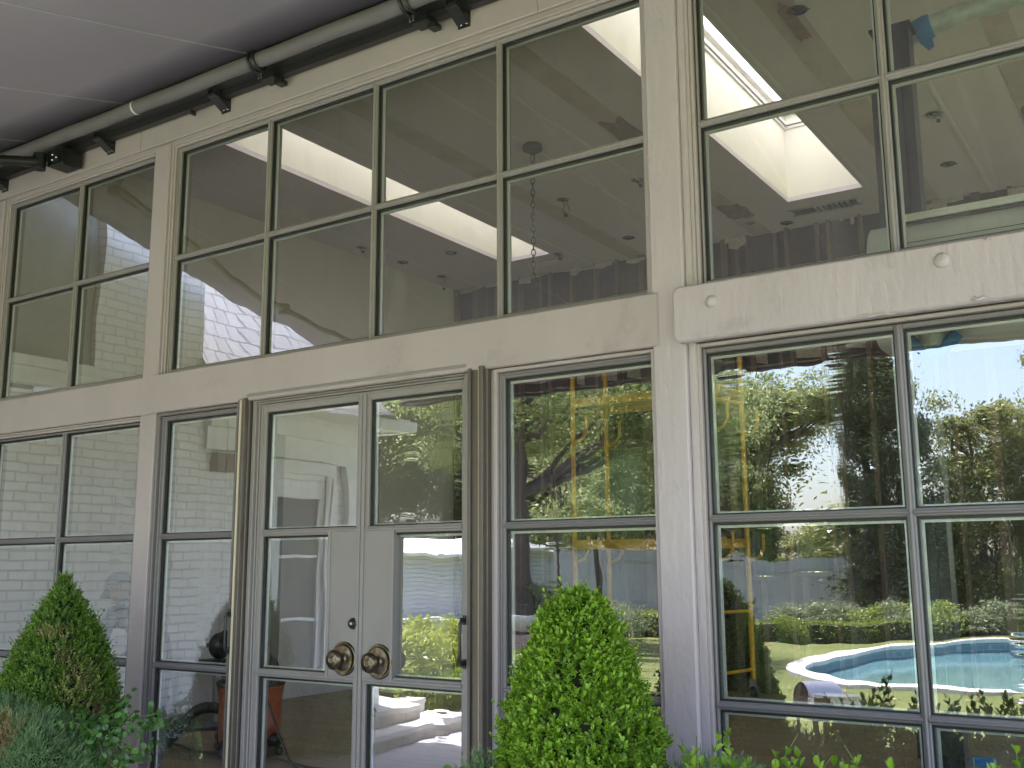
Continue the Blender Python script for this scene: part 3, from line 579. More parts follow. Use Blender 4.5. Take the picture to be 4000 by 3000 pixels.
for o in OP:
    MB().box(o[0]-0.05, o[1]+0.05, YB-0.09, YB-0.002, o[3], o[3]+0.09).build('header_board', M['stud'], sw); MB().box(o[0]-0.05, o[1]+0.05, YB-0.09, YB-0.002, o[2]-0.045, o[2]).build('sill_board', M['stud'], sw)
for o in OP[:3]: MB().box(o[0]+0.01, o[1]-0.01, YB+0.05, YB+0.053, o[2]+0.01, o[3]-0.01).build('dimming_sheet', M['sheet'], sw)  # translucent sheets added to dim the bright openings
b = MB()
for k in range(46):
    x = random.uniform(XL+0.1, XR-0.2); w_ = random.uniform(0.04, 0.28); h_ = random.uniform(0.03, 0.13); z1 = CZ-0.01-random.choice((0, 0, 0.0, 0.03)); yy = YB-0.10-0.004*k/46
    MB().poly([(x, yy, z1-h_*random.uniform(.5, 1)), (x+w_*.5, yy, z1-h_*random.uniform(.7, 1.1)), (x+w_, yy, z1-h_*random.uniform(.3, 1)), (x+w_*0.97, yy, z1), (x, yy, z1)]).build('torn_paper', M['paper'], sw)
for x, z, w_, h_ in ((-6.95, 3.9, 0.16, 0.6), (-6.55, 3.9, 0.34, 0.65), (-6.15, 3.9, 0.2, 0.7), (-5.7, 3.95, 0.14, 0.6), (-4.95, 4.0, 0.12, 0.35), (-4.4, 3.9, 0.16, 0.55), (-3.95, 3.9, 0.5, 0.75), (-3.3, 3.95, 0.3, 0.4), (-8.3, 3.2, 0.1, 0.8)):
    MB().poly([(x, YB-0.012, z), (x+w_, YB-0.012, z-0.04), (x+w_*0.95, YB-0.012, z+h_*0.9), (x+w_*.6, YB-0.012, z+h_), (x+0.01, YB-0.012, z+h_*0.93)]).build('torn_paper', M['paper'], sw)

# ================================================================== AWNING
TP = math.tan(rad(14)); RZ = 4.505
awn = empty('awning', 'long grey retractable fabric awning fixed above the upper windows', 'awning', loc=(0, 0, 0))
def az(y): return RZ+TP*(y+0.22)
AX0, AX1, AY = -7.52, 3.2, -4.85
b = MB(); n = 60; seams = [-7.5+1.0, -5.70, -4.50, -3.32, -2.12, -0.92, 0.3, 1.5]; seams[0] = -6.80
th = 0.003; vs = []; ny = 10
for j in range(ny+1):
    y = -0.22+(AY+0.22)*j/ny
    for i in range(n+1):
        x = AX0+(AX1-AX0)*i/n; vs.append((x, y, az(y)-0.035*math.sin(math.pi*j/ny)*(0.7+0.3*math.cos(x*5.2))))
fs = [(j*(n+1)+i, j*(n+1)+i+1, (j+1)*(n+1)+i+1, (j+1)*(n+1)+i) for j in range(ny) for i in range(n)]
b.add(vs, fs, 0, True)
fab = b.build('fabric', M['fabric'], awn); md = fab.modifiers.new('thick', 'SOLIDIFY'); md.thickness = 0.0015; md.offset = 1
for sx in seams:
    b = MB()
    for j in range(ny):
        ya = -0.25+(AY+0.25)*j/ny; yb_ = -0.25+(AY+0.25)*(j+1)/ny
        za = az(ya)-0.035*math.sin(math.pi*j/ny)*(0.7+0.3*math.cos(sx*5.2))-0.004; zb = az(yb_)-0.035*math.sin(math.pi*(j+1)/ny)*(0.7+0.3*math.cos(sx*5.2))-0.004
        for o_ in (-0.006, 0.006): b.add([(sx+o_-0.0022, ya, za), (sx+o_+0.0022, ya, za), (sx+o_+0.0022, yb_, zb), (sx+o_-0.0022, yb_, zb)], [(0, 1, 2, 3)])
    b.build('seam', M['thread'], fab)
# roller tube with rolled cloth
b = MB(); pts = [(-7.42+(AX1+7.42)*k/90, -0.215, 4.458+0.0025*math.sin(k*0.9)) for k in range(91)]
b.tube(pts, [0.047+0.0012*noise.noise(Vector((k*0.35, 0, 0))) for k in range(91)], 24); b.build('roller', M['fabricroll'], awn)
b = MB().box(-7.6, AX1, -0.105, -0.058, 4.385, 4.432); b.box(-7.6, AX1, -0.180, -0.107, 4.425, 4.430); b.build('torsion_bar', M['darkmetal'], awn)
MB().box(-7.6, AX1, -0.262, -0.031, 4.523, 4.540).build('light_block_strip', M['darkmetal'], awn)  # added strip, blocks sky light leaking down between roller and wall
MB().tube([(-5.62, -0.215, 4.458), (-5.612, -0.215, 4.458), (-5.604, -0.215, 4.458)], [0.0492, 0.0497, 0.0492], 24, cap=False).build('roll_seam', M['thread'], awn)
def clamp(x):
    b = MB()
    for dx in (-0.022, 0.018):
        b.tube([(x+dx, -0.215+0.060*math.cos(a), 4.458+0.060*math.sin(a)) for a in [2*math.pi*k/24 for k in range(24)]], 0.010, 8, closed=True)
    b.box(x-0.022, x+0.018, -0.232, -0.198, 4.520, 4.534); b.box(x-0.02, x+0.09, -0.17, -0.08, 4.352, 4.386); b.box(x+0.06, x+0.11, -0.13, -0.07, 4.325, 4.352)
    o = b.build('roller_support', M['black'], awn)
    c = MB()
    for dx in (-0.012, 0.010): c.tube([(x+dx, -0.19, 4.385), (x+dx, -0.19, 4.355)], 0.006, 8)
    c.build('bolt', M['screw'], o)
for x in (-4.47, -3.30, -2.1, -0.9, 0.4): clamp(x)
def bracket(x):
    b = MB(); # wall plate, sloping cheek, arm under the bar
    b.box(x-0.004, x+0.075, -0.038, -0.0305, 4.315, 4.44)
    b.add([(x, -0.038, 4.325), (x, -0.038, 4.375), (x, -0.16, 4.432), (x, -0.16, 4.405), (x+0.006, -0.038, 4.325), (x+0.006, -0.038, 4.375), (x+0.006, -0.16, 4.432), (x+0.006, -0.16, 4.405)],
          [(0, 1, 2, 3), (7, 6, 5, 4), (0, 3, 7, 4), (1, 5, 6, 2), (3, 2, 6, 7)])
    b.add([(x+0.068, -0.038, 4.325), (x+0.068, -0.038, 4.375), (x+0.068, -0.16, 4.432), (x+0.068, -0.16, 4.405), (x+0.074, -0.038, 4.325), (x+0.074, -0.038, 4.375), (x+0.074, -0.16, 4.432), (x+0.074, -0.16, 4.405)],
          [(0, 1, 2, 3), (7, 6, 5, 4), (0, 3, 7, 4), (1, 5, 6, 2), (3, 2, 6, 7)])
    b.add([(x, -0.05, 4.335), (x+0.074, -0.05, 4.335), (x+0.074, -0.16, 4.400), (x, -0.16, 4.400), (x, -0.05, 4.327), (x+0.074, -0.05, 4.327), (x+0.074, -0.16, 4.392), (x, -0.16, 4.392)], [(0, 3, 2, 1), (4, 5, 6, 7), (0, 1, 5, 4), (2, 3, 7, 6)])
    b.box(x, x+0.074, -0.165, -0.055, 4.380, 4.3845)
    o = b.build('wall_bracket', M['darkmetal'], awn); c = MB()
    for dx in (0.018, 0.055): c.lathe([(0.009, 0), (0.009, 0.005), (0.005, 0.008), (0.001, 0.008)], (x+dx, -0.038, 4.335), '-y', 10)
    c.build('bolt', M['screw'], o)
for x in (-7.47, -6.16, -4.98, -3.10, -1.2, 0.5): bracket(x)
b = MB().tube([(-5.20, -0.10, 4.383), (-5.20, -0.10, 4.350), (-5.135, -0.12, 4.335)], 0.008, 8); b.tube([(-5.145, -0.12, 4.345), (-5.145, -0.12, 4.318)], 0.012, 8); b.build('crank_eye', M['darkmetal'], awn)
# folding arm: shoulder, two tubes with elbow, front bar, valance
def arm(xs, mir=1):
    sh = Vector((xs, -0.17, 4.315)); el = Vector((xs-0.15*mir-0.35*mir, -2.35, az(-2.35)-0.16)); fr = Vector((xs-0.1*mir, AY+0.03, az(AY)-0.06))
    sh2 = sh+Vector((-0.10*mir, -0.10, -0.03))
    b = MB().tube([sh2, sh2*0.02+el*0.98], [0.036, 0.028], 14); b.tube([el, el*0.02+fr*0.98], [0.026, 0.022], 14); b.tube([el+Vector((0, 0, -0.05)), el+Vector((0, 0, 0.05))], 0.045, 14)
    b.tube([el*0.985+fr*0.015+Vector((0, 0, 0.02)), el+Vector((-0.05*mir, -0.03, 0.0)), el*0.985+sh2*0.015], 0.03, 8)
    o = b.build('folding_arm', M['darkmetal'], awn)
    c = MB(); c.box(sh.x-0.10, sh.x+0.075, -0.21, -0.055, 4.27, 4.384); c.tube([sh2+Vector((0, 0, -0.055)), sh2+Vector((0, 0, 0.06))], 0.044, 14)
    c.box(sh.x-0.02, sh.x+0.06, -0.235, -0.205, 4.285, 4.35); c.box(sh.x+0.06, sh.x+0.085, -0.20, -0.10, 4.25, 4.30)
    c.build('shoulder_joint', M['black'], o)
    d = MB()
    for dx, dz in ((-0.005, 4.33), (0.045, 4.30), (0.0, 4.29)): d.lathe([(0.010, 0), (0.010, 0.006), (0.005, 0.010), (0.001, 0.010)], (sh.x+dx, -0.236, dz), '-y', 10)
    d.build('bolt', M['screw'], o)
arm(-6.50); arm(2.3, -1)
b = MB().box(AX0-0.03, AX1+0.03, AY-0.07, AY+0.03, az(AY)-0.075, az(AY)+0.03); b.build('front_bar', M['fabricroll'], awn)
b = MB(); vs = []; n = 140
for i in range(n+1):
    x = AX0+(AX1-AX0)*i/n; vs += [(x, AY-0.055, az(AY)-0.07), (x, AY-0.05-0.012*math.sin(x*9), 3.243+0.004*math.sin(x*31))]
b.add(vs, [(2*i, 2*i+2, 2*i+3, 2*i+1) for i in range(n)], 0, True); v_ = b.build('valance', M['fabric'], awn); md = v_.modifiers.new('thick', 'SOLIDIFY'); md.thickness = 0.0015

# ================================================================== INTERIOR THINGS
t = empty('light_fitting', 'round bronze ceiling canopy with a long hanging chain and no lamp', 'ceiling light', loc=(-5.10, 3.86, CZ))
MB().lathe([(0.001, 0), (0.092, 0), (0.096, -0.008), (0.096, -0.045), (0.09, -0.055), (0.03, -0.074), (0.03, -0.09), (0.001, -0.09)], (0, 0, -0.001), 'z', 32).build('canopy', M['fixture'], t)
b = MB(); z = -0.09; k = 0
def link(b, z, L, W, r, tw):
    pts = []
    for q in range(16):
        a = 2*math.pi*q/16; u = math.cos(a)*W; v = math.sin(a)*L
        pts.append((u*math.cos(tw), u*math.sin(tw), z-L+v))
    b.tube(pts, r, 6, closed=True)
while z > -1.30: link(b, z, 0.037 if k else 0.05, 0.019, 0.0055, (k % 2)*math.pi/2+0.5); z -= 0.060; k += 1
link(b, z, 0.055, 0.026, 0.007, 0.3)
b.build('chain', M['fixture'], t)
# recessed light openings in the ceiling with wires hanging out
RL = [((-5.63, 5.32), 'beside the hanging chain, wires dangling with a plug', 2), ((-4.67, 5.26), 'right of the chain by the thick post', 1), ((-5.65, 6.95), 'near the top of the back wall by the thick post', 0),
      ((-6.73, 7.04), 'just past the end of the left skylight', 1), ((-7.85, 6.2), 'left of the left skylight, nearer the back', 0), ((-8.63, 6.16), 'by the left wall, lower one', 0), ((-8.65, 5.35), 'by the left wall, upper one', 1),
      ((-8.62, 7.01), 'in the far left corner with a dangling cable', 2), ((-2.14, 2.86), 'high up right of the right skylight', 0), ((-1.70, 5.32), 'middle one in the right-hand panes', 1), ((-1.84, 6.66), 'lowest one in the right-hand panes', 0),
      ((-3.83, 7.52), 'beyond the end of the right skylight', 0), ((-4.93, 7.39), 'just right of the thick post by the back wall', 1)]
for (x, y), lab, wires in RL:
    t = empty('recessed_light', 'open recessed ceiling light hole '+lab, 'ceiling light', 'open recessed ceiling lights', (x, y, CZ))
    MB().lathe([(0.001, -0.005), (0.062, -0.005), (0.064, -0.008)], (0, 0, 0), 'z', 20).build('hole', M['black'], t)
    b = MB()
    b.lathe([(0.062, -0.004), (0.075, -0.006), (0.075, -0.010), (0.062, -0.010)], (0, 0, 0), 'z', 20)
    b.tube([(-0.05, 0, -0.012), (0, 0.02, -0.03), (0.05, -0.02, -0.02), (0.09, 0.01, -0.022)], 0.005, 5)
    b.build('rim', M['galv'] if wires else M['fixture'], t)
    if wires:
        b = MB(); L = 0.06 if wires == 1 else 0.18
        b.tube([(0.0, 0, -0.01), (0.02, 0, -L*0.4), (-0.01, 0.01, -L*0.7), (0.03, 0, -L)], 0.005, 5); b.tube([(0.03, 0.02, -0.01), (0.05, 0.02, -L*0.35), (0.07, 0.02, -L*0.8)], 0.004, 5)
        b.box(0.02, 0.05, -0.015, 0.015, -L-0.03, -L); b.build('cable', M['darkmetal'], t)
t = empty('ceiling_vent', 'torn rectangular vent opening past the end of the right skylight', 'vent', None, (-3.28, 7.22, CZ), rz=0.0)
MB().box(-0.36, 0.36, -0.09, 0.09, -0.012, -0.009).build('opening', M['black'], t)
b = MB(); b.box(-0.40, 0.40, -0.11, -0.09, -0.02, -0.008); b.box(-0.40, 0.40, 0.09, 0.11, -0.02, -0.008)
for k in range(7): b.box(-0.1+k*0.06, -0.07+k*0.06, -0.09, 0.09, -0.035, -0.015)
b.build('grille', M['galv'], t)
t = empty('ceiling_vent', 'flush white slotted ceiling vent past the left skylight', 'vent', None, (-6.95, 7.33, CZ))
b = MB()
for k in range(3): b.box(-0.38, 0.38, -0.10+k*0.08, -0.085+k*0.08, -0.02, -0.009)
b.build('grille', M['tapelight'], t)

# scaffold tower on casters
def scaffold():
    t = empty('scaffold', 'yellow steel rolling scaffold tower standing inside by the back wall', 'scaffold', None, (0, 0, 0))
    ya, yb_ = 6.75, 7.42
    legs = {('L', 'f'): (-6.38, ya), ('L', 'b'): (-6.28, yb_), ('R', 'f'): (-4.56, ya), ('R', 'b'): (-4.46, yb_)}
    top = 4.05
    for s in 'LR':
        b = MB()
        for q in 'fb':
            x, y = legs[(s, q)]; b.tube([(x, y, 0.17), (x, y, top)], 0.030, 10)
        (xf, yf), (xb, yb2) = legs[(s, 'f')], legs[(s, 'b')]
        for z in (0.30, 0.95, 2.05, 3.35): b.tube([(xf, yf, z), (xb, yb2, z)], 0.019, 8)
        for q, sg in (('f', 1), ('b', 1)):
            x, y = legs[(s, q)]
            for z in (1.5, 2.95):
                b.tube([(x, y, z), (x+0.13, y, z+0.05), (x+0.19, y, z+0.14), (x+0.19, y, z+0.32)], 0.019, 8)
        b.build('end_frame', M['yellow'], t)
        for q in 'fb':
            x, y = legs[(s, q)]
            c = MB(); c.box(x-0.035, x+0.035, y-0.03, y+0.03, 0.10, 0.19); c.box(x-0.05, x-0.036, y-0.02, y+0.02, 0.04, 0.12); c.box(x+0.036, x+0.05, y-0.02, y+0.02, 0.04, 0.12)
            cs = c.build('caster', M['galv'], t)
            MB().lathe([(0.001, -0.03), (0.055, -0.03), (0.062, -0.018), (0.062, 0.018), (0.055, 0.03), (0.001, 0.03)], (x, y, 0.062), 'x', 18).build('wheel', M['black'], cs)
    b = MB()
    for z, h in ((1.66, 0.11), (3.38, 0.08)):
        for y in (ya-0.03, yb_+0.03): b.box(-6.38, -4.44, y-0.018, y+0.018, z, z+h)
    b.build('side_rail', M['yellow'], t)
    b = MB(); b.tube([(-4.56, ya-0.02, 0.75), (-4.86, ya-0.25, 0.22)], 0.022, 8); b.box(-4.90, -4.82, ya-0.29, ya-0.21, 0.05, 0.24); b.tube([(-4.86, ya-0.25, 0.12), (-4.56, ya-0.02, 0.22)], 0.02, 8)
    b.tube([(-6.38, ya-0.02, 0.75), (-6.68, ya-0.25, 0.22)], 0.022, 8)
    b.build('outrigger', M['yellow'], t)
    MB().box(-6.36, -4.46, ya+0.02, yb_-0.02, 3.46, 3.50).build('platform', M['yellow'], t)
    b = MB(); b.box(-4.598, -4.59, ya-0.03, ya+0.03, 1.2, 1.35); b.box(-4.60, -4.52, ya-0.0365, ya-0.031, 0.45, 0.75); b.box(-5.02, -4.88, ya-0.0495, ya-0.0485, 1.68, 1.75); b.build('warning_label', M['black'], t)
scaffold()

# shop vacuum
t = empty('vacuum_cleaner', 'orange and black shop vacuum with black hose on the floor behind the left door', 'vacuum cleaner', None, (-6.60, 1.88, 0), rz=0.0)
MB().lathe([(0.001, 0.06), (0.22, 0.06), (0.235, 0.09), (0.245, 0.20), (0.252, 0.22), (0.246, 0.235), (0.252, 0.44), (0.265, 0.50), (0.268, 0.53)], (0, 0, 0), 'z', 40).build('drum', M['orange'], t)
MB().lathe([(0.272, 0.525), (0.276, 0.54), (0.272, 0.56), (0.235, 0.575), (0.225, 0.66), (0.20, 0.73), (0.16, 0.77), (0.08, 0.79), (0.001, 0.792)], (0, 0, 0), 'z', 40).build('lid', M['black'], t)
b = MB(); b.box(-0.055, 0.055, -0.262, -0.20, 0.59, 0.70); o = b.build('filter_housing', M['orange'], t)
b = MB()
for k in range(4): b.box(-0.06, 0.06, -0.268, -0.262, 0.60+k*0.024, 0.612+k*0.024)
b.build('louvre', M['black'], o)
for a in (-1.6, 1.57):
    c_, s_ = math.cos(a), math.sin(a); b = MB(); b.box(-0.04, 0.04, -0.295, -0.262, 0.44, 0.60)
    o = b.build('latch', M['black'], t); o.rotation_euler = (0, 0, a+1.9)
b = MB().box(-0.07, 0.07, -0.03, 0.03, 0.79, 0.81); b.box(-0.07, -0.045, -0.02, 0.02, 0.76, 0.80); b.build('handle', M['black'], t)
for a in (0.1, 1.7, 3.3, 4.9):
    c_, s_ = math.cos(a), math.sin(a)
    b = MB().tube([(0.19*c_, 0.19*s_, 0.11), (0.27*c_, 0.27*s_, 0.12), (0.31*c_, 0.31*s_, 0.10)], [0.05, 0.055, 0.045], 8)
    b.lathe([(0.001, -0.02), (0.03, -0.02), (0.034, 0), (0.03, 0.02), (0.001, 0.02)], (0.31*c_, 0.31*s_, 0.034), 'x', 12)
    b.build('caster_foot', M['black'], t)
hp = [(-0.22, -0.06, 0.32), (-0.36, -0.14, 0.34), (-0.46, -0.2, 0.29), (-0.54, -0.26, 0.17), (-0.63, -0.30, 0.065), (-0.74, -0.30, 0.05), (-0.86, -0.26, 0.10), (-0.93, -0.2, 0.22), (-1.0, -0.05, 0.38)]
def smooth(pts, n):
    out = []; P = [Vector(p) for p in pts]
    for i in range(len(P)-1):
        p0, p1, p2, p3 = P[max(i-1, 0)], P[i], P[i+1], P[min(i+2, len(P)-1)]
        for k in range(n):
            u = k/n; out.append(0.5*((2*p1)+(p2-p0)*u+(2*p0-5*p1+4*p2-p3)*u*u+(3*p1-p0-3*p2+p3)*u**3))
    out.append(P[-1]); return out
sp_ = smooth(hp, 14); b = MB().tube(sp_, [0.043+0.004*(k % 2) for k in range(len(sp_))], 14); b.build('hose', M['black'], t)
b = MB().tube(smooth([(0.22, -0.10, 0.58), (0.35, -0.18, 0.52), (0.62, -0.26, 0.20), (0.85, -0.32, 0.02), (1.2, -0.35, 0.012), (1.9, -0.8, 0.012)], 8), 0.009, 6); b.build('power_cord', M['black'], t)
tag(MB().tube(smooth([(-8.4, 1.6, 0.02), (-7.4, 1.75, 0.02), (-6.9, 1.62, 0.02), (-6.2, 1.72, 0.02), (-5.6, 1.60, 0.02), (-5.0, 1.75, 0.02), (-3.5, 2.3, 0.02), (-1.5, 2.6, 0.02)], 10), 0.012, 6).build('extension_cord', M['black']), 'black extension cord running across the wood floor in front of the vacuum', 'cord')
# white bench with a black power tool
t = empty('work_table', 'low white work table against the left wall behind the sidelight', 'table', None, (-8.30, 3.1, 0))
MB().box(-0.35, 0.32, -0.4, 0.4, 0.49, 0.53).build('tabletop', M['trim'], t)
for sx in (-0.3, 0.27):
    for sy in (-0.35, 0.35): MB().box(sx-0.02, sx+0.02, sy-0.02, sy+0.02, 0.0, 0.489).build('leg', M['galv'], t)
t = empty('mitre_saw', 'black power saw with a red switch on the low white work table', 'power tool', None, (-8.22, 2.95, 0.531))
MB().box(-0.16, 0.16, -0.12, 0.12, 0.0, 0.05).build('base', M['darkmetal'], t)
MB().lathe([(0.001, -0.03), (0.12, -0.03), (0.13, 0), (0.12, 0.03), (0.001, 0.03)], (0, 0.0, 0.18), 'x', 24).build('blade_guard', M['black'], t)
MB().tube([(0.0, 0.0, 0.22), (0.05, 0.02, 0.30), (0.16, 0.03, 0.28)], [0.05, 0.04, 0.02], 10).build('motor', M['black'], t)
MB().box(-0.13, -0.09, -0.06, -0.02, 0.16, 0.20).build('switch', M['orange'], t)
tag(MB().prism([(-8.75, 1.9), (-8.0, 2.15), (-7.7, 2.6), (-8.2, 2.9), (-8.8, 2.6)], 0.002, 0.03).build('dust_sheet', M['black']), 'dark crumpled dust sheet lying on the floor by the left wall', 'dust sheet')
tag(MB().box(-1.62, -1.47, 4.3, 4.42, 0.001, 0.05).build('paint_tray', M['blue']), 'small blue tray lying on the floor behind the right window', 'tray')

# equipment seen through the upper right panes
tag(MB().box(-1.10, -0.945, 0.62, 0.72, 0.002, 3.97).box(-1.04, -1.03, 0.608, 0.619, 0.1, 3.96).box(-1.00, -0.99, 0.612, 0.619, 0.1, 3.96).box(-1.12, -0.93, 0.60, 0.74, 3.971, 3.985).build('steel_column', M['steel']), 'dark steel column standing behind the upper right panes', 'column')
# milky plastic wrapped pipe with blue tape
t = empty('wrapped_pipe', 'pipe wrapped in milky plastic with blue tape at its end', 'pipe', None, (-1.02, 0.8, 3.985))
pts = smooth([(-0.02, 0, 0.0), (0.10, 0, 0.03), (0.3, 0, 0.06), (0.55, 0, 0.07), (0.9, 0, 0.05), (1.9, 0.0, 0.03)], 9)
b = MB().tube(pts, [0.05+0.012*noise.noise(Vector((k*0.55, 3, 0)))*2 for k in range(len(pts))], 18)
b.lathe([(0.001, -0.10), (0.03, -0.09), (0.045, -0.05), (0.038, -0.03), (0.05, 0.0)], (-0.02, 0, 0.0), 'x', 14); b.build('plastic_wrap', M['plasticwrap'], t)
b = MB().tube([(0.075, 0, 0.022), (0.125, 0, 0.036), (0.15, 0, 0.041)], [0.060, 0.062, 0.059], 18)
b.add([(0.10, -0.05, -0.02), (0.155, -0.05, -0.02), (0.165, -0.06, -0.10), (0.140, -0.06, -0.115), (0.10, -0.055, -0.06)], [(0, 1, 2, 3, 4)]); b.build('tape_band', M['blue'], t)
MB().tube([(0.86, 0, 0.05), (0.90, 0, 0.05)], 0.058, 16).build('tape_band', M['blue'], t)
# mint white half round casing hung across
t = empty('roller_casing', 'long pale mint half-round casing hung level behind the lower edge of the upper right panes', 'casing', None, (0, 0, 0))
prof = []
for k in range(13): a = rad(90+180*k/12); prof.append((0.45+0.17*math.cos(a), 2.665+0.275*math.sin(a)))
prof += [(0.68, 2.39), (0.68, 2.94)]
n = len(prof); X0, X1 = -1.125, 1.5
b = MB(); b.add([(X0, y, z) for y, z in prof]+[(X1, y, z) for y, z in prof], [(i, (i+1) % n, n+(i+1) % n, n+i) for i in range(n)]); b.add([(X0, y, z) for y, z in prof], [tuple(reversed(range(n)))]); b.add([(X1, y, z) for y, z in prof], [tuple(range(n))])
b.build('shell', M['mint'], t)
b = MB().box(X0+0.13, X1, 0.262, 0.31, 2.895, 2.925); b.box(X0+0.13, X1, 0.255, 0.2615, 2.912, 2.924); b.build('lip', M['mint'], t)
b = MB().box(X0+0.13, X1, 0.268, 0.30, 2.884, 2.8945); b.box(X0-0.002, X0-0.0005, 0.36, 0.40, 2.74, 2.84); b.tube([(X0+0.13, 0.2805, 2.805), (X1, 0.2805, 2.805)], 0.0014, 5); b.build('groove', M['darkmetal'], t)
t = empty('tape_bundle', 'loop of blue masking tape round a pale pad under the mint casing', 'tape', None, (-0.88, 0.30, 2.335))
b = MB().tube([(-0.10+0.20*k/12, 0, 0.06-0.07*math.sin(math.pi*k/12)) for k in range(13)], 0.028, 10); b.build('tape_loop', M['blue'], t)
MB().tube([(0, 0, 0.07), (0, 0, 0.01)], [0.06, 0.04], 14).build('pad', M['plasticwrap'], t)
MB().tube([(-0.02, 0.01, 0.05), (-0.02, 0.05, 0.10)], 0.012, 6).build('hanger', M['galv'], t)
# vertical grey track beside it
tag(MB().box(-2.02, -1.98, 4.4, 4.44, 0.002, CZ-0.02).box(-1.86, -1.80, 4.4, 4.44, 0.002, CZ-0.02).build('lift_mast', M['steel']), 'thin grey twin upright standing near the back wall under the right skylight', 'mast')

# ================================================================== PERSON inside, stooping behind the left window
def skin_body(name, verts, edges, radii, mat, parent, lvl=2):
    me = bpy.data.meshes.new(name); me.from_pydata(verts, edges, []); me.materials.append(mat)
    o = bpy.data.objects.new(name, me); COL.objects.link(o); o.parent = parent
    s = o.modifiers.new('skin', 'SKIN'); s.use_smooth_shade = True
    for i, r_ in enumerate(radii): me.skin_vertices[0].data[i].radius = r_ if isinstance(r_, tuple) else (r_, r_)
    me.skin_vertices[0].data[0].use_root = True
    u = o.modifiers.new('sub', 'SUBSURF'); u.levels = lvl; u.render_levels = lvl
    return o
per = empty('person', 'person in a grey cap and grey shirt stooping inside behind the lower left window', 'person', None, (-6.80, 0.85, 0.04))
# faces -x; local coordinates
V = [(0.28, 0, 0.86), (0.20, 0, 0.98), (0.08, 0, 1.06), (-0.03, 0, 1.11), (-0.08, 0, 1.16),                 # pelvis, spine, chest, neck base, neck
     (0.28, 0.09, 0.82), (0.24, 0.10, 0.45), (0.30, 0.10, 0.10), (0.22, 0.10, 0.04), (0.14, 0.10, 0.03),
     (0.28, -0.09, 0.82), (0.20, -0.10, 0.45), (0.28, -0.10, 0.10), (0.20, -0.10, 0.04), (0.12, -0.10, 0.03),
     (-0.01, 0.17, 1.08), (-0.10, 0.21, 0.83), (-0.30, 0.16, 0.74), (-0.37, 0.15, 0.73),
     (-0.01, -0.17, 1.08), (-0.08, -0.21, 0.83), (-0.28, -0.16, 0.76), (-0.35, -0.15, 0.75)]
Ed = [(0, 1), (1, 2), (2, 3), (3, 4), (0, 5), (5, 6), (6, 7), (7, 8), (8, 9), (0, 10), (10, 11), (11, 12), (12, 13), (13, 14), (3, 15), (15, 16), (16, 17), (17, 18), (3, 19), (19, 20), (20, 21), (21, 22)]
Rr = [0.13, 0.13, 0.14, 0.10, 0.055, 0.085, 0.06, 0.042, 0.045, 0.03, 0.085, 0.06, 0.042, 0.045, 0.03, 0.06, 0.045, 0.03, 0.028, 0.06, 0.045, 0.03, 0.028]
bd = skin_body('body', V, Ed, Rr, M['cloth'], per)
# head: sphere-like lathe shaped with brow, nose and chin, tilted down
b = MB(); hv = []; nu, nv = 22, 16
for i in range(nv+1):
    th_ = math.pi*i/nv
    for j in range(nu):
        ph = 2*math.pi*j/nu; x = math.sin(th_)*math.cos(ph); y = math.sin(th_)*math.sin(ph); z = math.cos(th_)
        X = x*0.098; Y = y*0.076; Z = z*0.115
        if z < 0: Y *= 1+0.28*z; X = X*(1+0.12*z)-0.012*(-z)
        if x < -0.6 and abs(y) < 0.25: X -= 0.022*max(0, 1-abs(z+0.12)/0.28)
        if x < -0.5 and 0.05 < z < 0.28 and 0.15 < abs(y) < 0.5: X += 0.008
        hv.append((X, Y, Z))
b.add(hv, [(i*nu+j, (i+1)*nu+j, (i+1)*nu+(j+1) % nu, i*nu+(j+1) % nu) for i in range(nv) for j in range(nu)], 0, True)
b.tube([(0.01, 0.074, -0.01), (0.012, 0.086, 0.015), (0.014, 0.074, 0.03)], 0.010, 6); b.tube([(0.01, -0.074, -0.01), (0.012, -0.086, 0.015), (0.014, -0.074, 0.03)], 0.010, 6)
b.tube([(-0.096, -0.022, -0.058), (-0.100, 0, -0.056), (-0.096, 0.022, -0.058)], 0.005, 6)
hd = b.build('head', M['skin'], per); hd.location = (-0.13, -0.02, 1.255); hd.rotation_euler = (0, rad(-28), 0)
b = MB().lathe([(0.108, 0.02), (0.106, 0.06), (0.09, 0.10), (0.05, 0.127), (0.001, 0.132)], (0.004, 0, 0), 'z', 24)
b.add([(-0.09, -0.07, 0.03), (-0.17, -0.05, 0.02), (-0.185, 0, 0.025), (-0.17, 0.05, 0.02), (-0.09, 0.07, 0.03), (-0.09, -0.07, 0.042), (-0.17, -0.05, 0.028), (-0.185, 0, 0.033), (-0.17, 0.05, 0.028), (-0.09, 0.07, 0.042)], [(4, 3, 2, 1, 0), (5, 6, 7, 8, 9), (0, 1, 6, 5), (1, 2, 7, 6), (2, 3, 8, 7), (3, 4, 9, 8)])
b.build('cap', M['cap'], hd)
b = MB()
for sy in (-0.028, 0.028): b.lathe([(0.001, 0.009), (0.008, 0.005), (0.009, 0), (0.001, -0.004)], (-0.083, sy, 0.018), 'x', 10)
b.build('eye', M['black'], hd)
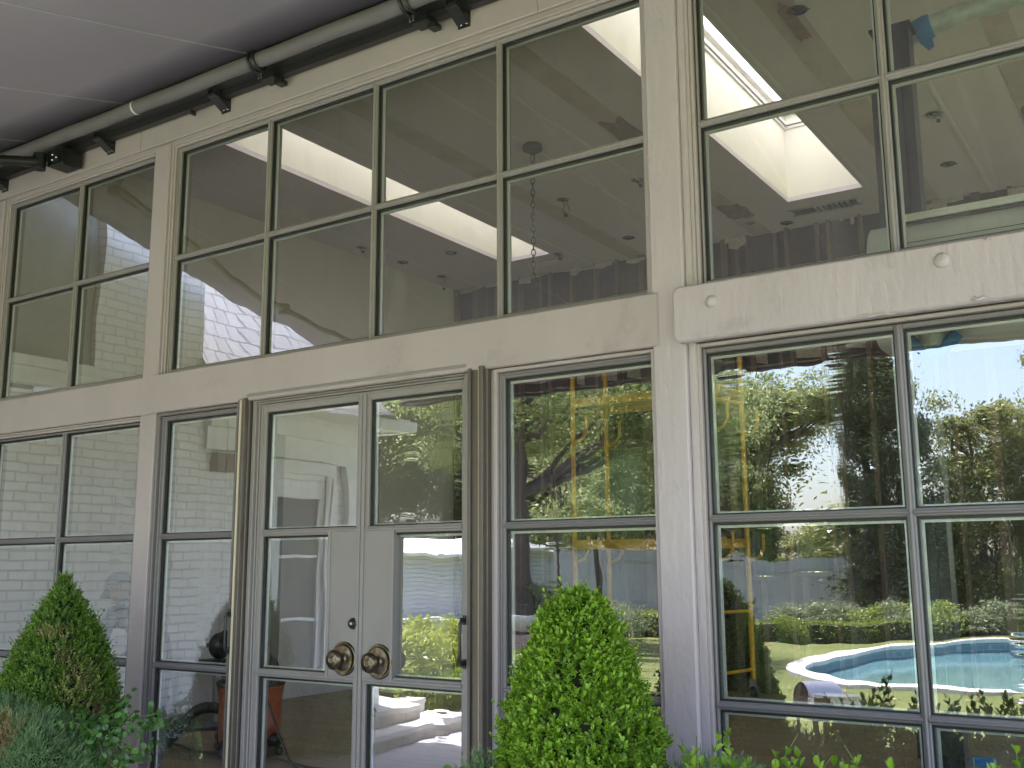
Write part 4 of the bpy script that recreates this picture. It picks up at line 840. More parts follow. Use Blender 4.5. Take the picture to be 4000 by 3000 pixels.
for sy in (0.15, -0.15):
    wx, wz = (-0.37, 0.73) if sy > 0 else (-0.35, 0.75)
    vs = [(wx, sy, wz), (wx-0.05, sy, wz-0.01)]; es = [(0, 1)]; rs = [0.024, (0.034, 0.016)]
    for k, (dy, ln) in enumerate(((-0.027, 0.06), (-0.009, 0.07), (0.009, 0.068), (0.027, 0.052))):
        i0 = len(vs); vs += [(wx-0.085, sy+dy, wz-0.014), (wx-0.085-ln*0.5, sy+dy*1.15, wz-0.028), (wx-0.085-ln*0.8, sy+dy*1.2, wz-0.052)]; es += [(1, i0), (i0, i0+1), (i0+1, i0+2)]; rs += [0.010, 0.009, 0.008]
    i0 = len(vs); s_ = -1 if sy > 0 else 1
    vs += [(wx-0.035, sy+s_*0.040, wz-0.012), (wx-0.070, sy+s_*0.052, wz-0.022)]; es += [(1, i0), (i0, i0+1)]; rs += [0.011, 0.009]
    skin_body('hand', vs, es, rs, M['skin'], bd, 1)
tag(MB().tube([(-0.11+0.07*math.cos(a)*0.9, 0.075*math.sin(a), 1.13+0.02*math.cos(a)) for a in [2*math.pi*k/16 for k in range(16)]], 0.018, 8, closed=True).build('collar', M['hivis'], per), 'pale yellow-green collar')
b = MB()

# ================================================================== PLANTS ON THE TERRACE
TG = -0.30                                   # terrace level
def prof_r(prof, z):
    zs = [p[0] for p in prof]; rs = [p[1] for p in prof]; return np.interp(z, zs, rs)
def topiary(name_label, cx, cy_, prof, z0, z1, nsp, lmat, leafL, pot_label, seed, dry=None):
    t = empty('boxwood_topiary', name_label, 'topiary', None, (cx, cy_, TG))
    oz = -TG
    rs = np.random.default_rng(seed)
    # potted: grey tapered planter
    P_ = [(0.001, 0), (0.25, 0), (0.27, 0.03), (0.25, 0.06), (0.30, 0.5), (0.345, 0.80), (0.375, 0.82), (0.375, 0.87), (0.34, 0.875), (0.335, 0.82), (0.001, 0.81)]
    MB().lathe([(q*(0.8 if dry else 0.9), h) for q, h in P_], (0, 0, 0), 'z', 36).build('planter', M['pot'], t)
    MB().tube([(0, 0, 0.8), (0, 0, 1.1)], 0.03, 8).build('stem', M['bark'], t)
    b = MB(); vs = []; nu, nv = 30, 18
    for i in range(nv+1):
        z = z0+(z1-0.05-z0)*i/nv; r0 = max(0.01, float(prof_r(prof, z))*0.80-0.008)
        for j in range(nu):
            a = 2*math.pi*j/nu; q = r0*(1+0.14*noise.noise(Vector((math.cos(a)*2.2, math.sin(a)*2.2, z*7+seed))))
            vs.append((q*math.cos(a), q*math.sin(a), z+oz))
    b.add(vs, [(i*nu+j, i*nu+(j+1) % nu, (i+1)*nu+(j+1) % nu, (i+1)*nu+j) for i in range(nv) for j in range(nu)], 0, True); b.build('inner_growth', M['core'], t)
    # sprigs over the surface
    zz = rs.uniform(z0-0.02, z1, nsp*3); keep = rs.uniform(0, 1, nsp*3) < (prof_r(prof, zz)/max(p[1] for p in prof)*0.95+0.05); zz = zz[keep][:nsp]; n = len(zz)
    a = rs.uniform(0, 2*math.pi, n); r0 = prof_r(prof, zz)
    bumpy = np.array([1+0.13*noise.noise(Vector((math.cos(q)*2.4, math.sin(q)*2.4, z*6+seed)))+0.06*noise.noise(Vector((math.cos(q)*7, math.sin(q)*7, z*18))) for q, z in zip(a, zz)])
    r = r0*bumpy*rs.uniform(0.84, 1.0, n)-0.01
    base = np.stack([r*np.cos(a), r*np.sin(a), zz+oz], 1)
    dr_ = np.stack([np.cos(a)*0.55, np.sin(a)*0.55, np.full(n, 0.85)], 1)+rs.normal(0, 0.25, (n, 3))
    Ls = rs.uniform(0.028, 0.062, n)*(1+0.9*(rs.uniform(0, 1, n) > 0.95)); leafL = leafL*rs.uniform(0.75, 1.25, n)
    P, D, NN, LL, WW = sprigs(base, dr_, 9, Ls, leafL, leafL*0.55)
    if dry is not None:
        m = len(P)
        dist = np.min([np.linalg.norm((P-np.array(c))/np.array(s), axis=1) for c, s in dry], axis=0)
        mi = (dist+rs.normal(0, 0.28, m) < 0.85).astype(int)*(rs.uniform(0, 1, m) > 0.4)
        leaves_mesh('foliage', P, D, NN, LL, WW, None, t, mats=[lmat, M['box_dry']], midx=mi)
    else: leaves_mesh('foliage', P, D, NN, LL, WW, lmat, t)
    # a few fine stems
    b = MB()
    for i in range(0, n, 9): p = Vector(base[i]); d = Vector(dr_[i]).normalized(); b.tube([p-d*0.05, p+d*float(Ls[i])], [0.0022, 0.0012], 4, cap=False)
    b.build('twig', M['twig'], t)
    return t
PR = [(0.52, 0.285), (0.62, 0.305), (0.80, 0.290), (0.93, 0.255), (1.08, 0.200), (1.18, 0.158), (1.26, 0.112), (1.315, 0.065), (1.345, 0.012)]
topR = topiary('bright green clipped boxwood cone in the right foreground before the sidelight', -2.06, -0.65, PR, 0.50, 1.34, 4300, M['box_bright'], 0.0245, '', 3)
PL = [(0.50, 0.32), (0.72, 0.325), (0.83, 0.30), (0.95, 0.262), (1.10, 0.195), (1.20, 0.135), (1.28, 0.082), (1.34, 0.04), (1.41, 0.008)]
topL = topiary('taller green boxwood cone with dry tan patches at the left edge', -5.38, -0.65, PL, 0.50, 1.40, 5200, M['box_mid'], 0.0175, '', 11,
    dry=[((0.26, -0.05, 1.14), (0.07, 0.12, 0.15)), ((0.12, -0.14, 1.42), (0.12, 0.10, 0.04)), ((0.30, 0.02, 0.96), (0.08, 0.12, 0.16)), ((0.21, -0.12, 1.30), (0.05, 0.09, 0.06)), ((-0.12, -0.2, 1.38), (0.05, 0.08, 0.05))])
# ivy trailing from the left planter
def ivy(label, cx, cy_, pts, seed):
    t = empty('ivy', label, 'ivy', None, (cx, cy_, 0)); rs = np.random.default_rng(seed); b = MB(); P = []; D = []; Nn = []
    for run in pts:
        q = smooth(run, 8); b.tube(q, 0.003, 4, cap=False)
        for p in q:
            for k in range(3): P.append(tuple(p+Vector(rs.normal(0, 0.022, 3)))); D.append((rs.normal(0, 1), rs.normal(0, 1), rs.normal(-0.4, 0.6))); Nn.append((rs.normal(0.3, 0.5), -0.6+rs.normal(0, 0.4), 0.6+rs.normal(0, 0.4)))
    b.build('vine', M['twig'], t)
    leaves_mesh('foliage', np.array(P), np.array(D), np.array(Nn), rs.uniform(0.022, 0.042, len(P)), rs.uniform(0.024, 0.042, len(P)), M['ivy'], t, fold=0.12)
    return t
runs = [[(0.2, -0.1, 0.60), (0.5, -0.15, 0.68), (0.76, -0.1, 0.71), (0.93, -0.05, 0.745)], [(0.3, -0.2, 0.58), (0.6, -0.2, 0.66), (0.82, -0.1, 0.68), (0.94, 0.0, 0.70)], [(0.3, -0.1, 0.62), (0.6, -0.15, 0.70), (0.8, -0.2, 0.62), (0.88, -0.15, 0.56), (0.93, -0.1, 0.60)],
        [(0.4, -0.1, 0.56), (0.62, -0.18, 0.62), (0.75, -0.2, 0.52), (0.85, -0.15, 0.47)], [(0.5, -0.1, 0.66), (0.62, -0.1, 0.74), (0.72, -0.08, 0.80)], [(0.1, -0.3, 0.60), (0.35, -0.34, 0.66), (0.5, -0.3, 0.62)], [(-0.3, -0.40, 0.58), (-0.1, -0.44, 0.62), (0.15, -0.42, 0.60)],
        [(-0.5, -0.3, 0.6), (-0.3, -0.42, 0.66), (-0.1, -0.45, 0.62)], [(0.3, -0.3, 0.64), (0.55, -0.28, 0.70), (0.7, -0.25, 0.66)], [(0.3, -0.2, 0.5), (0.55, -0.2, 0.56), (0.68, -0.18, 0.50)]]
ivy('dark green ivy trailing to the right out of the left planter', -5.38, -0.65, [[tuple(p) for p in r] for r in runs], 5)
runs = [[(-0.25, -0.15, 0.60), (-0.42, -0.2, 0.66), (-0.55, -0.15, 0.62)], [(-0.3, 0.0, 0.60), (-0.45, 0.05, 0.64), (-0.60, 0.0, 0.55)], [(0.3, -0.1, 0.60), (0.42, -0.1, 0.64), (0.5, -0.1, 0.58)]]
ivy('dark ivy round the rim of the right planter', -2.03, -0.65, runs, 6)
# feathery grey-green herb mounds
def herb(label, cx, cy_, rx, ry, zt, zb, n, mats, seed, dryc=None, L=0.045, pot=True):
    t = empty('feathery_shrub', label, 'shrub', None, (cx, cy_, TG)); rs = np.random.default_rng(seed)
    if pot: MB().lathe([(0.001, 0), (rx*0.55, 0), (rx*0.62, 0.05), (rx*0.8, zb-TG-0.05), (rx*0.84, zb-TG-0.04), (rx*0.84, zb-TG), (rx*0.75, zb-TG), (0.001, zb-TG-0.03)], (0, 0, 0), 'z', 32).build('planter', M['pot'], t)
    v = rs.normal(size=(n, 3)); v[:, 2] = np.abs(v[:, 2]); v /= np.linalg.norm(v, axis=1, keepdims=True)
    bump = np.array([1+0.22*noise.noise(Vector((a*2.5+seed, b_*2.5, c_*2.5))) for a, b_, c_ in v])
    H = zt-zb
    base = np.stack([v[:, 0]*rx*bump*0.93, v[:, 1]*ry*bump*0.93, (zb-TG)+v[:, 2]*H*bump*0.93], 1)
    d = v*0.9+np.array([0, 0, 0.45])+rs.normal(0, 0.38, (n, 3))
    P, D, NN, LL, WW = sprigs(base, d, 8, rs.uniform(0.05, 0.10, n), L, L*0.13, spread=0.75)
    mi = np.zeros(len(P), int)
    if dryc is not None: mi = (np.linalg.norm((P-np.array(dryc[0]))/np.array(dryc[1]), axis=1)+rs.normal(0, 0.25, len(P)) < 1).astype(int)
    leaves_mesh('foliage', P, D, NN, LL, WW, None, t, simple=True, fold=0.1, mats=mats, midx=mi)
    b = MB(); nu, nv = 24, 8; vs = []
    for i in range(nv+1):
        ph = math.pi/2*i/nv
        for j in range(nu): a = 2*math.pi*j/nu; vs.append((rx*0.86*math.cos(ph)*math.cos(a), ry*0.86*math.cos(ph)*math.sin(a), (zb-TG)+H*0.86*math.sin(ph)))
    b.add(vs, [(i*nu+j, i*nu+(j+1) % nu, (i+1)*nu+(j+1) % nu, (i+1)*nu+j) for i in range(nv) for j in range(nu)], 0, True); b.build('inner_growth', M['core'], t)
    return t
herb('grey-green feathery shrub with a brown patch filling the lower left corner', -5.28, -0.98, 0.56, 0.36, 0.745, 0.28, 6500, [M['herb'], M['herbdry']], 21, dryc=((0.16, -0.30, 0.92), (0.16, 0.3, 0.14)))
herb('dark feathery growth between the right planter and the post', -1.62, -0.40, 0.26, 0.2, 0.70, 0.45, 900, [M['herb'], M['herbdry']], 22, L=0.04, pot=False)
herb('small feathery sprigs left of the right topiary', -2.42, -0.75, 0.14, 0.14, 0.70, 0.45, 350, [M['herb'], M['herbdry']], 23, L=0.04, pot=False)
# bright upright shoots before the right window: a low shrub
t = empty('boxwood_shrub', 'low shrub with bright upright shoots along the bottom right before the window', 'shrub', None, (-1.1, -0.95, TG))
rs = np.random.default_rng(31)
tops = [(-1.35, .95), (-1.40, .92), (-1.44, .91), (-1.32, .90), (-1.22, .905), (-1.21, .86), (-.89, .90), (-.95, .87), (-.92, .88), (-.50, .93), (-.52, .91), (-1.09, .88), (-1.03, .86), (-.80, .88), (-1.16, .84), (-.70, .86), (-.62, .89), (-.45, .95), (-.35, .93), (-.25, .97), (-.30, .9), (-1.5, .80), (-1.47, .76), (-1.28, .82), (-1.08, .80), (-.75, .80)]
for i in range(190): tops.append((rs.uniform(-1.55, 0.0), rs.uniform(0.66, 0.86)))
P = []; D = []; NN = []; LL = []; WW = []; b = MB()
for i, (x, z) in enumerate(tops):
    y = -0.95+(rs.normal(0, 0.05) if i < 26 else rs.uniform(-0.28, 0.28)); lean = rs.normal(0, 0.05, 2)
    L = 0.28; z += 0.03; bx = np.array([[x+1.1-lean[0], y+0.95-lean[1], z-TG-L]]); d = np.array([[lean[0]*2, lean[1]*2, L]])
    p_, d_, n_, l_, w_ = sprigs(bx, d, 14, np.array([L*0.97]), 0.050, 0.027, spread=0.95)
    P.append(p_); D.append(d_); NN.append(n_); LL.append(l_*(0.9 if i < 26 else 1.0)); WW.append(w_)
    b.tube([Vector(bx[0]), Vector(bx[0])+Vector(d[0])*0.98], [0.0028, 0.0014], 5, cap=False)
leaves_mesh('foliage', np.concatenate(P), np.concatenate(D), np.concatenate(NN), np.concatenate(LL), np.concatenate(WW), M['box_bright'], t)
b.build('twig', M['twig'], t)
n = 2600; base = np.stack([rs.uniform(-0.5, 1.2, n), rs.uniform(-0.32, 0.32, n), rs.uniform(0.35, 0.98, n)], 1)
P, D, NN_, LL_, WW_ = sprigs(base, rs.normal(0, 0.5, (n, 3))+np.array([0, 0, 1]), 6, np.full(n, 0.05), 0.032, 0.018)
leaves_mesh('foliage', P, D, NN_, LL_, WW_, M['box_mid'], t)
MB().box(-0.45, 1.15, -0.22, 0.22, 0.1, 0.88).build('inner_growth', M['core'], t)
MB().box(-0.55, 1.9, -0.33, 0.33, 0.0, 0.38).build('planter', M['pot'], t)

# ================================================================== THE GARDEN BEHIND THE CAMERA (seen mirrored in the glass)
# pool outline, ground sheets
pool_out = [(-6.05, -14.35), (-6.77, -15.52), (-7.13, -17.2), (-7.25, -19.3), (-7.19, -21.58), (-6.72, -22.9), (-5.86, -24.2), (-4.14, -25.2), (-1.8, -25.7), (0.8, -25.2), (2.8, -23.6), (3.9, -20.8), (3.8, -17.6), (2.4, -14.6), (0.2, -12.9), (-2.45, -12.5), (-3.6, -12.75), (-4.7, -13.10), (-5.4, -13.50)]
def inset(poly, d):
    n = len(poly); out = []
    for i in range(n):
        a, b_, c_ = poly[i-1], poly[i], poly[(i+1) % n]; t_ = Vector((c_[0]-a[0], c_[1]-a[1])).normalized(); nn = Vector((-t_.y, t_.x))
        cen = Vector((-1.7-b_[0], -19.0-b_[1]))
        if nn.dot(cen) < 0: nn = -nn
        out.append((b_[0]+nn.x*d, b_[1]+nn.y*d))
    return out
def smooth2(poly, k=4):
    n = len(poly); out = []
    for i in range(n):
        p0, p1, p2, p3 = [Vector((*poly[(i+j-1) % n], 0)) for j in range(4)]
        for q in range(k):
            u = q/k; v = 0.5*((2*p1)+(p2-p0)*u+(2*p0-5*p1+4*p2-p3)*u*u+(3*p1-p0-3*p2+p3)*u**3); out.append((v.x, v.y))
    return out
po = smooth2(pool_out); pi_ = inset(po, 0.47)
# lawn: one sheet to the horizon with the pool cut out
b = MB(); R_ = 420.0; n = len(po); far = []
ca = Vector((-1.7, -19.0))
for p in po: d = (Vector(p)-ca).normalized(); far.append((ca.x+d.x*R_, ca.y+d.y*R_))
mid = [(ca.x+(p[0]-ca.x)*1.02, ca.y+(p[1]-ca.y)*1.02) for p in po]
vs = [(x, y, -0.34) for x, y in [( (po[i][0]), po[i][1]) for i in range(n)]]+[(x, y, -0.34) for x, y in far]
b.add(vs, [(i, (i+1) % n, n+(i+1) % n, n+i) for i in range(n)])
tag(b.build('ground', M['lawn']), kind='structure')
t = empty('swimming_pool', 'curved blue swimming pool with a wide white stone edge in the lawn', 'pool', None, (-1.7, -19.0, -0.34)); oo = Vector((-1.7, -19.0))
L_ = lambda q: [(x-oo.x, y-oo.y) for x, y in q]
PO, PI = L_(po), L_(pi_)
b = MB(); vs = [(x, y, 0.06) for x, y in PO]+[(x, y, 0.06) for x, y in PI]+[(x, y, -0.02) for x, y in PO]+[(x, y, -0.02) for x, y in PI]
b.add(vs, [(i, (i+1) % n, n+(i+1) % n, n+i) for i in range(n)]+[(i, 2*n+i, 2*n+(i+1) % n, (i+1) % n) for i in range(n)]+[(n+i, n+(i+1) % n, 3*n+(i+1) % n, 3*n+i) for i in range(n)]); b.build('coping', M['stone'], t)
b = MB(); PT = L_(inset(po, 0.43)); b.add([(x, y, -0.021) for x, y in PT]+[(x, y, -0.9) for x, y in PT], [(i, (i+1) % n, n+(i+1) % n, n+i) for i in range(n)]); b.build('tile_band', M['tile'], t)
b = MB(); b.add([(x, y, -0.22) for x, y in PT], [tuple(range(n))]); b.build('water', M['water'], t)
# terrace paving with the awning's shadow falling on it
tag(MB().prism([(-7.9, 0.1), (-7.9, -5.6), (-5.2, -5.6), (-4.2, -4.9), (6.5, -4.9), (6.5, 0.1)], -0.36, TG).build('terrace', M['pave']), kind='structure')
# fallen leaves on the lawn
rs = np.random.default_rng(41); n_ = 900
P = np.stack([rs.uniform(-12, 2, n_), rs.uniform(-28, -7, n_), np.full(n_, -0.325)], 1)
P = P[((P[:, 0]+1.7)/6.2)**2+((P[:, 1]+19)/6.9)**2 > 1]; n_ = len(P)
o = leaves_mesh('fallen_leaves', P, np.concatenate([rs.normal(size=(n_, 2)), np.full((n_, 1), 0.02)], 1), np.tile([[0, 0, 1.0]], (n_, 1))+rs.normal(0, 0.2, (n_, 3)), rs.uniform(0.05, 0.12, n_), rs.uniform(0.04, 0.07, n_), M['box_dry'], simple=True)
tag(o, 'pale dry leaves scattered over the lawn', 'leaves', kind='stuff')

# ---- wing of the house
wg = empty('brick_wing', 'white painted brick side wing with shingled roof and chimney, mirrored in the left panes', 'building', None, (0, 0, 0))
WX = -7.68
b = MB(); b.box(WX-0.3, WX, -3.02, -0.052, -0.34, 2.86); b.box(WX-0.3, WX, -4.42, -3.78, -0.34, 2.86); b.box(WX-0.3, WX, -3.78, -3.02, 2.30, 2.86); b.box(-12.5, WX-0.301, -4.42, -4.12, -0.34, 2.86)
b.build('wall', M['brick'], wg)
b = MB().box(-8.55, WX+0.012, -2.06, -0.93, 2.87, 7.2); b.box(-8.6, WX+0.05, -2.1, -0.89, 7.2, 7.35); b.build('chimney', M['brick'], wg)
b = MB().box(-8.4, WX-0.05, -0.925, -0.052, 3.12, 7.6); b.build('dark_filler_wall', M['drywall'], wg, ) if False else b.build('dark_filler_wall', M['pot'], wg)  # dark wall added so this part of the reflection stays dark
b = MB().box(WX-0.02, WX+0.10, -0.925, -0.055, 2.90, 2.96); b.box(WX-0.02, WX+0.07, -0.925, -0.055, 2.961, 3.03); b.box(WX-0.02, WX+0.13, -0.925, -0.055, 3.031, 3.11)
b.build('cornice', M['trim'], wg)
# steep roof with hip at the end, fascia, gutter, frieze
ex, ez, ey = WX+0.30, 3.02, -4.70; rx_, rz_ = -10.2, 6.6; ry_ = ey+1.7
b = MB(); th = 0.04
b.add([(ex, -2.06, ez), (ex, ey, ez), (rx_, ry_, rz_), (rx_, -2.06, rz_)], [(0, 3, 2, 1)])
b.add([(ex, -2.06, ez), (ex, ey, ez), (rx_, ry_, rz_), (rx_, -2.06, rz_)], [(0, 3, 2, 1)])
b.v = b.v[:4]; b.f = b.f[:1]; b.mi = b.mi[:1]; b.sm = b.sm[:1]
b.add([(ex, ey, ez), (-12.8, ey, ez), (rx_, ry_, rz_)], [(0, 2, 1)])
b.add([(-12.8, ey, ez), (-12.8, -0.06, ez), (rx_, -0.06, rz_), (rx_, ry_, rz_)], [(0, 3, 2, 1)])
b.add([(WX-0.4, -0.06, ez+0.6), (WX-0.7, -0.925, ez+0.6), (rx_, -0.925, rz_), (rx_, -0.06, rz_)], [(0, 1, 2, 3)])
b.add([(-8.551, -2.06, 4.3), (rx_, -2.06, rz_), (rx_, -0.9, rz_), (-8.551, -0.9, 4.3)], [(0, 1, 2, 3)])
rf = b.build('roof', M['shingle'], wg)
b = MB()
for k in range(9):      # lifted shingle ends along the hip
    u = k/9; p = Vector((ex, ey, ez)).lerp(Vector((rx_, ry_, rz_)), u); b.box(p.x-0.12, p.x+0.04, p.y-0.05, p.y+0.10, p.z+0.0, p.z+0.05)
b.build('hip_cap', M['trim'], rf)
b = MB(); b.box(ex-0.02, ex+0.09, ey-0.09, -2.07, ez-0.09, ez+0.02); b.box(-12.9, ex-0.021, ey-0.09, ey+0.02, ez-0.09, ez+0.02); b.box(ex-0.28, ex-0.021, ey+0.021, -2.07, ez-0.07, ez-0.05); b.box(WX+0.001, WX+0.12, -4.45, -2.07, 2.78, 2.949); b.box(WX+0.001, WX+0.05, -4.45, -2.07, 2.56, 2.779)
b.build('eave', M['trim'], wg)
b = MB(); b.box(WX+0.001, WX+0.05, -4.44, -4.06, -0.3, 2.559); b.box(WX+0.05, WX+0.07, -4.46, -4.04, 2.44, 2.558); b.build('corner_board', M['trim'], wg)
d = MB(); d.box(WX+0.001, WX+0.06, -3.03, -2.91, -0.1, 2.42); d.box(WX+0.001, WX+0.06, -3.93, -3.78, -0.1, 2.42); d.box(WX+0.001, WX+0.07, -3.93, -2.91, 2.421, 2.55); d.box(WX+0.061, WX+0.08, -3.90, -3.86, 0, 2.4); d.box(WX-0.05, WX, -3.779, -3.70, 0, 2.299); d.box(WX-0.05, WX, -3.10, -3.021, 0, 2.299); d.box(WX-0.05, WX, -3.699, -3.101, 2.2, 2.299); d.box(WX-0.05, WX, -3.699, -3.101, 0.0, 0.25)
dd = d.build('door', M['trim'], wg)
for z in (0.95, 1.6): MB().box(WX-0.045, WX-0.01, -3.699, -3.101, z, z+0.03).build('glazing_bar', M['trim'], dd)
b = MB(); b.add([(WX-0.03, -3.699, 0.25), (WX-0.03, -3.101, 0.25), (WX-0.03, -3.101, 2.2), (WX-0.03, -3.699, 2.2)], [(0, 1, 2, 3)]); b.build('glass', M['steel'], dd)
MB().box(WX+0.001, WX+0.09, -2.80, -2.2, 2.36, 2.53).build('awning_box', M['rust'], wg)
# steps beside the wing
t = empty('garden_steps', 'white stone steps with brick risers beside the wing, mirrored in the right door', 'steps', None, (0, 0, 0))
for x1, ya, yb2, z in ((-6.95, -5.35, -2.3, -0.15), (-7.28, -4.88, -2.3, 0.0)):
    b = MB().box(WX+0.09, x1-0.03, ya+0.03, yb2, z-0.149, z-0.05); b.build('riser', M['riser'], t)
    q = [(WX+0.09, ya), (x1-0.14, ya), (x1-0.06, ya+0.02), (x1-0.02, ya+0.06), (x1, ya+0.14), (x1, yb2), (WX+0.09, yb2)]
    MB().prism(q, z-0.0495, z).build('tread', M['stone'], t)
MB().box(-9.4, WX+0.089, -5.3, -4.43, -0.34, -0.001).build('landing', M['stone'], t)

# ---- foliage builders
tag(MB().prism([(WX+0.001, -0.05), (WX+0.001, -2.25), (-6.75, -2.25), (-6.55, -2.0), (-6.5, -0.05)], -0.298, -0.26).build('planting_bed', M['soil']), kind='structure')
def cloud(name, cx, cy_, cz, rx, ry, rz, ncl, per_, L, mat, parent, seed, sig=0.22, shell=0.75, simple=True, droop=0.0):
    r = np.random.default_rng(seed); v = r.normal(size=(ncl, 3)); v /= np.linalg.norm(v, axis=1, keepdims=True)
    rad_ = r.uniform(shell**3, 1, ncl)**(1/3)*(1+0.25*np.array([noise.noise(Vector(q*2.0)+Vector((seed, 0, 0))) for q in v]))
    c = v*rad_[:, None]*np.array([rx, ry, rz])+np.array([cx, cy_, cz]); s = np.array([rx, ry, rz])*sig*r.uniform(0.5, 1.2, (ncl, 1))
    P = (c[:, None, :]+r.normal(size=(ncl, per_, 3))*s[:, None, :]*np.array([1, 1, 0.6])).reshape(-1, 3); n = len(P)
    D = r.normal(size=(n, 3)); D[:, 2] -= droop; NN = r.normal(size=(n, 3))*0.7+np.array([0, 0, 0.8])
    return leaves_mesh(name, P, D, NN, L*r.uniform(0.6, 1.3, n), L*0.5*r.uniform(0.7, 1.2, n), mat, parent, simple=simple)
def tree(label, loc, H, tr, crowns, mat, seed, lean=(0, 0), bare=0.25, L=0.16, ncl=60, per_=190, barkm='bark', sig=0.2, group='trees round the garden'):
    ks = 1.0
    if loc[1] < -27: ks = (abs(loc[1])+(3.0 if loc[1] > -30 else 4.5)+4.2)/(abs(loc[1])+4.2); loc = (loc[0]*ks, loc[1]-(3.0 if loc[1] > -30 else 4.5), loc[2])
    t = empty('tree', label, 'tree', group, loc); t.scale = (ks, ks, ks*1.03); r = random.Random(seed); b = MB()
    top = Vector((lean[0], lean[1], H*0.8)); pts = [Vector((lean[0]*u*u, lean[1]*u*u, H*0.8*u))+Vector((r.uniform(-.08, .08), r.uniform(-.08, .08), 0))*(1 if u > 0 else 0) for u in [k/7 for k in range(8)]]
    b.tube(pts, [tr*(1.25 if k == 0 else 1)*(1-0.8*k/7) for k in range(8)], 12)
    for (cx, cy_, cz, rx, ry, rz) in crowns:
        st = pts[min(7, max(2, int(7*min(1, (cz-rz*0.7)/(H*0.8)))))]
        for k in range(5):
            e = Vector((cx+r.uniform(-.7, .7)*rx, cy_+r.uniform(-.7, .7)*ry, cz+r.uniform(-.5, .6)*rz)); m_ = st.lerp(e, 0.5)+Vector((r.uniform(-.3, .3), r.uniform(-.3, .3), 0.25))
            b.tube(smooth([st, m_, e], 4), [tr*0.42*(1-0.1*q) for q in range(9)], 6)
    b.build('trunk', M[barkm], t)
    for i, (cx, cy_, cz, rx, ry, rz) in enumerate(crowns):
        k = (rx*ry*rz)**(1/3)/2.2
        cloud('crown', cx, cy_, cz, rx, ry, rz, int(ncl*k**1.5)+8, int(per_*1.7), L*0.74, mat, t, seed*10+i, sig=sig, shell=0.35)
    return t
def box_hedge(label, p0, p1, wd, h, seed, group=None, z=-0.34, mat='hedge', name='hedge', L=0.06, dens=900):
    v = Vector((p1[0]-p0[0], p1[1]-p0[1])); ln = v.length; t = empty(name, label, 'hedge', group, (p0[0], p0[1], z), rz=math.atan2(v.y, v.x)); r = np.random.default_rng(seed)
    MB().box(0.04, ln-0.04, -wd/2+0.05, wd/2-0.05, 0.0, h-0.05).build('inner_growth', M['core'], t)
    n = int(dens*(ln*h*2+ln*wd)); f = r.uniform(0, 1, n); A = ln*h*2+ln*wd
    x = r.uniform(0, ln, n); side = r.uniform(0, 1, n) < (ln*wd/A)
    y = np.where(side, r.uniform(-wd/2, wd/2, n), np.where(r.uniform(0, 1, n) < .5, -wd/2, wd/2)); zz = np.where(side, h, r.uniform(0.02, h, n))
    wob = np.array([0.04*noise.noise(Vector((a*1.7, b_*3, c_*3+seed))) for a, b_, c_ in zip(x, y, zz)])
    P = np.stack([x, y+np.sign(y)*wob, zz+wob*side], 1)+r.normal(0, 0.018, (n, 3)); D = r.normal(size=(n, 3))*0.8+np.stack([0*x, np.sign(y)*(~side)*0.8, side*0.8+0.2], 1)
    leaves_mesh('foliage', P, D, r.normal(size=(n, 3))*0.6+np.array([0, 0, 0.7]), L*r.uniform(.7, 1.2, n), L*.55, M[mat], t, simple=True); return t
def shrub(label, loc, rx, ry, rz, mat, seed, ncl=26, per_=110, L=0.07, group=None, name='shrub'):
    t = empty(name, label, 'shrub', group, loc)
    b = MB().tube([(0, 0, 0), (0.02, 0, rz*1.1)], 0.03, 6)
    for k in range(5): a = k*1.3; b.tube([(0, 0, 0.05), (rx*.4*math.cos(a), ry*.4*math.sin(a), rz*0.8)], 0.015, 5)
    b.build('stem', M['bark'], t); cloud('foliage', 0, 0, rz*0.95, rx, ry, rz, ncl, per_, L, M[mat], t, seed, shell=0.5, sig=0.24); return t

# fence along the back, with its posts
FY = -33.0
t = empty('board_fence', 'tall weathered grey board fence across the back of the garden', 'fence', None, (0, 0, 0)); b = MB(); x = -38.0; k = 0
while x < 9:
    b.box(x, x+0.165, FY-0.012-(k % 3)*0.003, FY+0.012, -0.35, 2.14+0.02*math.sin(k*1.7)); x += 0.170; k += 1
b.box(-38, 9, FY+0.013, FY+0.05, 1.75, 1.84); b.box(-38, 9, FY+0.013, FY+0.05, 0.1, 0.2); b.build('board', M['fence'], t)
for x in [-38+2.8*k for k in range(17)]: MB().box(x-0.06, x+0.06, FY-0.14, FY-0.02, -0.35, 2.12).build('post', M['fence'], t)
# grey garden building beyond the steps
t = empty('garden_building', 'grey lap-sided garden building with pale roof edge, mirrored in the right door', 'building', None, (0, 0, 0))
MB().box(-23.8, -17.3, -24, -20.0, -0.35, 1.90).build('wall', M['siding'], t)
b = MB(); b.prism([(-24.2, -19.7), (-24.2, -24.3), (-16.9, -24.3), (-16.9, -19.7)], 1.901, 1.98); b.build('eave', M['trim'], t)
b = MB(); b.add([(-24.2, -19.7, 1.981), (-16.9, -19.7, 1.981), (-16.9, -24.3, 1.981), (-24.2, -24.3, 1.981), (-22.5, -22, 2.5), (-18.6, -22, 2.5)], [(0, 1, 5, 4), (1, 2, 5), (2, 3, 4, 5), (3, 0, 4)]); b.build('roof', M['siding'], t)
b = MB().box(-24.6, -17.2, -19.6, -19.2, -0.34, 0.08); b.box(-24.7, -17.1, -19.65, -19.1, 0.081, 0.15); tag(b.build('garden_wall', M['stone']), 'low white capped garden wall before the grey garden building', 'wall')
